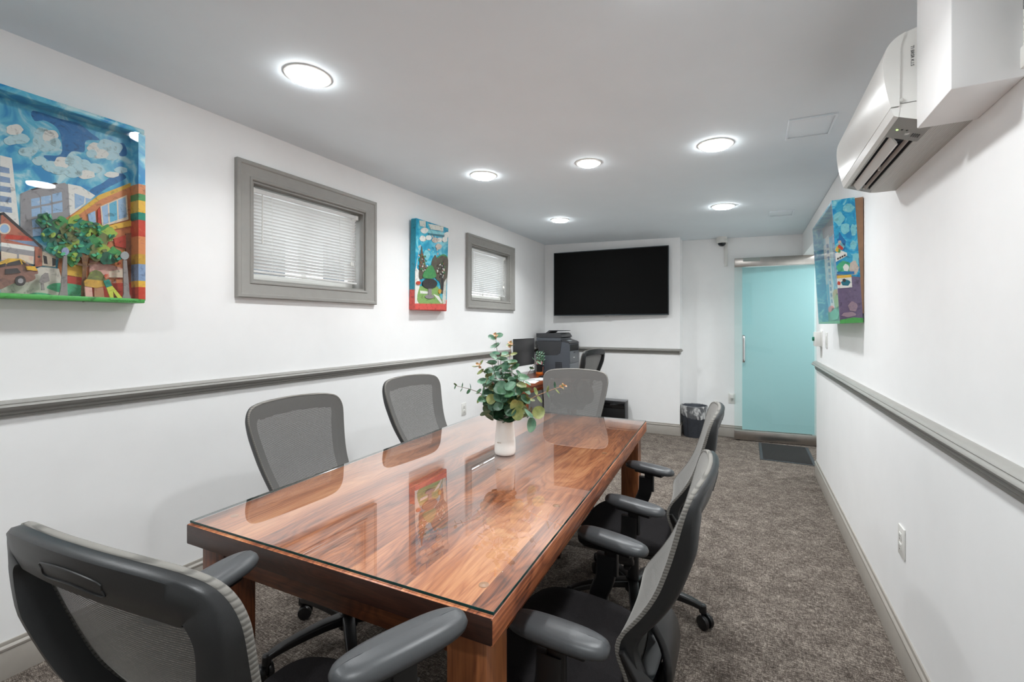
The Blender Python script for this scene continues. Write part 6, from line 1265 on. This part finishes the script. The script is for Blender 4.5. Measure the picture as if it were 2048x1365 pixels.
# multifunction printer, front towards the aisle (+x)
pr = thing('printer', 'large dark grey multifunction printer on the corner desk below the television', 'printer', (-2.275, 5.70, 0.740))
PG = flat('printer_slate', rgb(84, 89, 96), 0.45, bmp=0.05, bscale=500); PD = flat('printer_dark', rgb(58, 59, 62), 0.42, bmp=0.05, bscale=500); PF = flat('printer_front_grey', rgb(112, 116, 120), 0.42)
X0, X1, Y0, Y1 = -2.50, -2.045, 5.515, 5.885
mb = MB(); mb.prism([(X0 + 0.02, 0.742), (X1, 0.742), (X1, 1.135), (X1 - 0.02, 1.150), (X1 - 0.13, 1.172), (X0 + 0.02, 1.172)], 1, Y0, Y1, PG); obj('body', mb, pr, world=True)
mb = MB(); mb.prism([(X0 + 0.03, 0.93 + 0.06), (X1 - 0.17, 0.99), (X1 - 0.125, 1.02), (X1 - 0.105, 1.165), (X0 + 0.0, 1.165), (X0 + 0.012, 1.08)], 1, Y0 - 0.006, Y0 + 0.02, PD); obj('side_cover', mb, pr, world=True)
mb = MB(); mb.box(X0 - 0.01, X1 - 0.115, Y0 - 0.012, Y1, 1.172, 1.212, PG, bev=0.006); obj('scanner_base', mb, pr, world=True)
mb = MB(); mb.prism([(X0 - 0.01, 1.216), (X1 - 0.125, 1.216), (X1 - 0.095, 1.226), (X1 - 0.12, 1.268), (X1 - 0.14, 1.280), (X0 - 0.01, 1.272)], 1, Y0 - 0.012, Y1, PD); fd = obj('document_feeder', mb, pr, world=True)
mb = MB(); mb.prism([(X0 + 0.10, 1.276), (X0 + 0.15, 1.312), (X1 - 0.10, 1.312), (X1 - 0.11, 1.304), (X0 + 0.17, 1.300), (X0 + 0.14, 1.276)], 1, Y0 + 0.05, Y1 - 0.05, PD); obj('paper_tray', mb, fd, world=True)
mb = MB(); mb.prism([(X1 - 0.115, 1.174), (X1 + 0.004, 1.142), (X1 + 0.006, 1.150), (X1 - 0.012, 1.166), (X1 - 0.10, 1.190)], 1, Y0 + 0.004, Y1 - 0.004, PD); cpn = obj('control_panel', mb, pr, world=True)
mb = MB(); q0 = Vector((X1 - 0.075, 0, 1.1845)); q1 = Vector((X1 - 0.03, 0, 1.1725))
mb.add([(q0.x, Y0 + 0.10, q0.z), (q1.x, Y0 + 0.10, q1.z), (q1.x, Y0 + 0.20, q1.z), (q0.x, Y0 + 0.20, q0.z), (q0.x, Y0 + 0.10, q0.z - .004), (q1.x, Y0 + 0.10, q1.z - .004), (q1.x, Y0 + 0.20, q1.z - .004), (q0.x, Y0 + 0.20, q0.z - .004)], [(0, 1, 2, 3), (4, 5, 6, 7), (0, 1, 5, 4), (1, 2, 6, 5), (2, 3, 7, 6), (3, 0, 4, 7)], flat('printer_display', rgb(196, 206, 210), 0.3)); obj('display', mb, cpn, world=True)
mb = MB(); mb.box(X1 - 0.004, X1 + 0.002, Y0 + 0.03, Y1 - 0.03, 1.045, 1.128, flat('slot_black', rgb(22, 23, 25), 0.6)); obj('output_slot', mb, pr, world=True)
mb = MB(); mb.box(X1 - 0.004, X1 + 0.006, Y0 + 0.02, Y1 - 0.012, 0.885, 1.038, PF, bev=0.003); dr = obj('front_cover', mb, pr, world=True)
mb = MB(); mb.box(X1 + 0.003, X1 + 0.0075, Y0 + 0.15, Y0 + 0.21, 1.015, 1.027, BLK); obj('latch', mb, dr, world=True)
mb = MB(); mb.box(X1 + 0.003, X1 + 0.0072, Y0 + 0.14, Y0 + 0.19, 0.948, 0.960, WHITEPL); obj('badge', mb, dr, world=True)
mb = MB(); mb.box(X1 - 0.004, X1 + 0.005, Y0 + 0.02, Y1 - 0.012, 0.750, 0.878, PF, bev=0.003); obj('paper_drawer', mb, pr, world=True)
mb = MB()
for j in range(8):
    for i in range(6): mb.box(X1 - 0.195 + 0.016 * i, X1 - 0.183 + 0.016 * i, Y0 - 0.0015, Y0 + 0.004, 0.800 + 0.0125 * j, 0.808 + 0.0125 * j, MATS['slot_black'])
obj('side_vent', mb, pr, world=True)
# low black heater by the far wall
ht = thing('heater', 'black upright heater on the floor against the far wall', 'heater', (-1.52, 5.79, 0))
mb = MB(); mb.box(-0.16, 0.151, -0.085, 0.085, 0.03, 0.410, BLK, bev=0.008); obj('casing', mb, ht)
mb = MB(); mb.box(-0.15, 0.141, -0.088, -0.080, 0.315, 0.385, flat('heater_glass', rgb(20, 19, 20), 0.08), bev=0.002); obj('display_window', mb, ht)
mb = MB(); mb.box(-0.16, 0.151, -0.088, 0.088, 0.405, 0.414, flat('heater_rim', rgb(120, 120, 122), 0.3, 0.6), bev=0.003); obj('top_rim', mb, ht)
for s in (-1, 1): mb = MB(); mb.box(s * 0.11 - 0.02, s * 0.11 + 0.02, -0.1, 0.1, 0, 0.03, BLK, bev=0.004); obj('foot', mb, ht)

# ------------------------------------------------------------------ daylight outside
wd = bpy.data.worlds.new('sky'); SC.world = wd; wd.use_nodes = True
bg = wd.node_tree.nodes['Background']; bg.inputs['Color'].default_value = (0.86, 0.93, 1.0, 1); bg.inputs['Strength'].default_value = WORLD
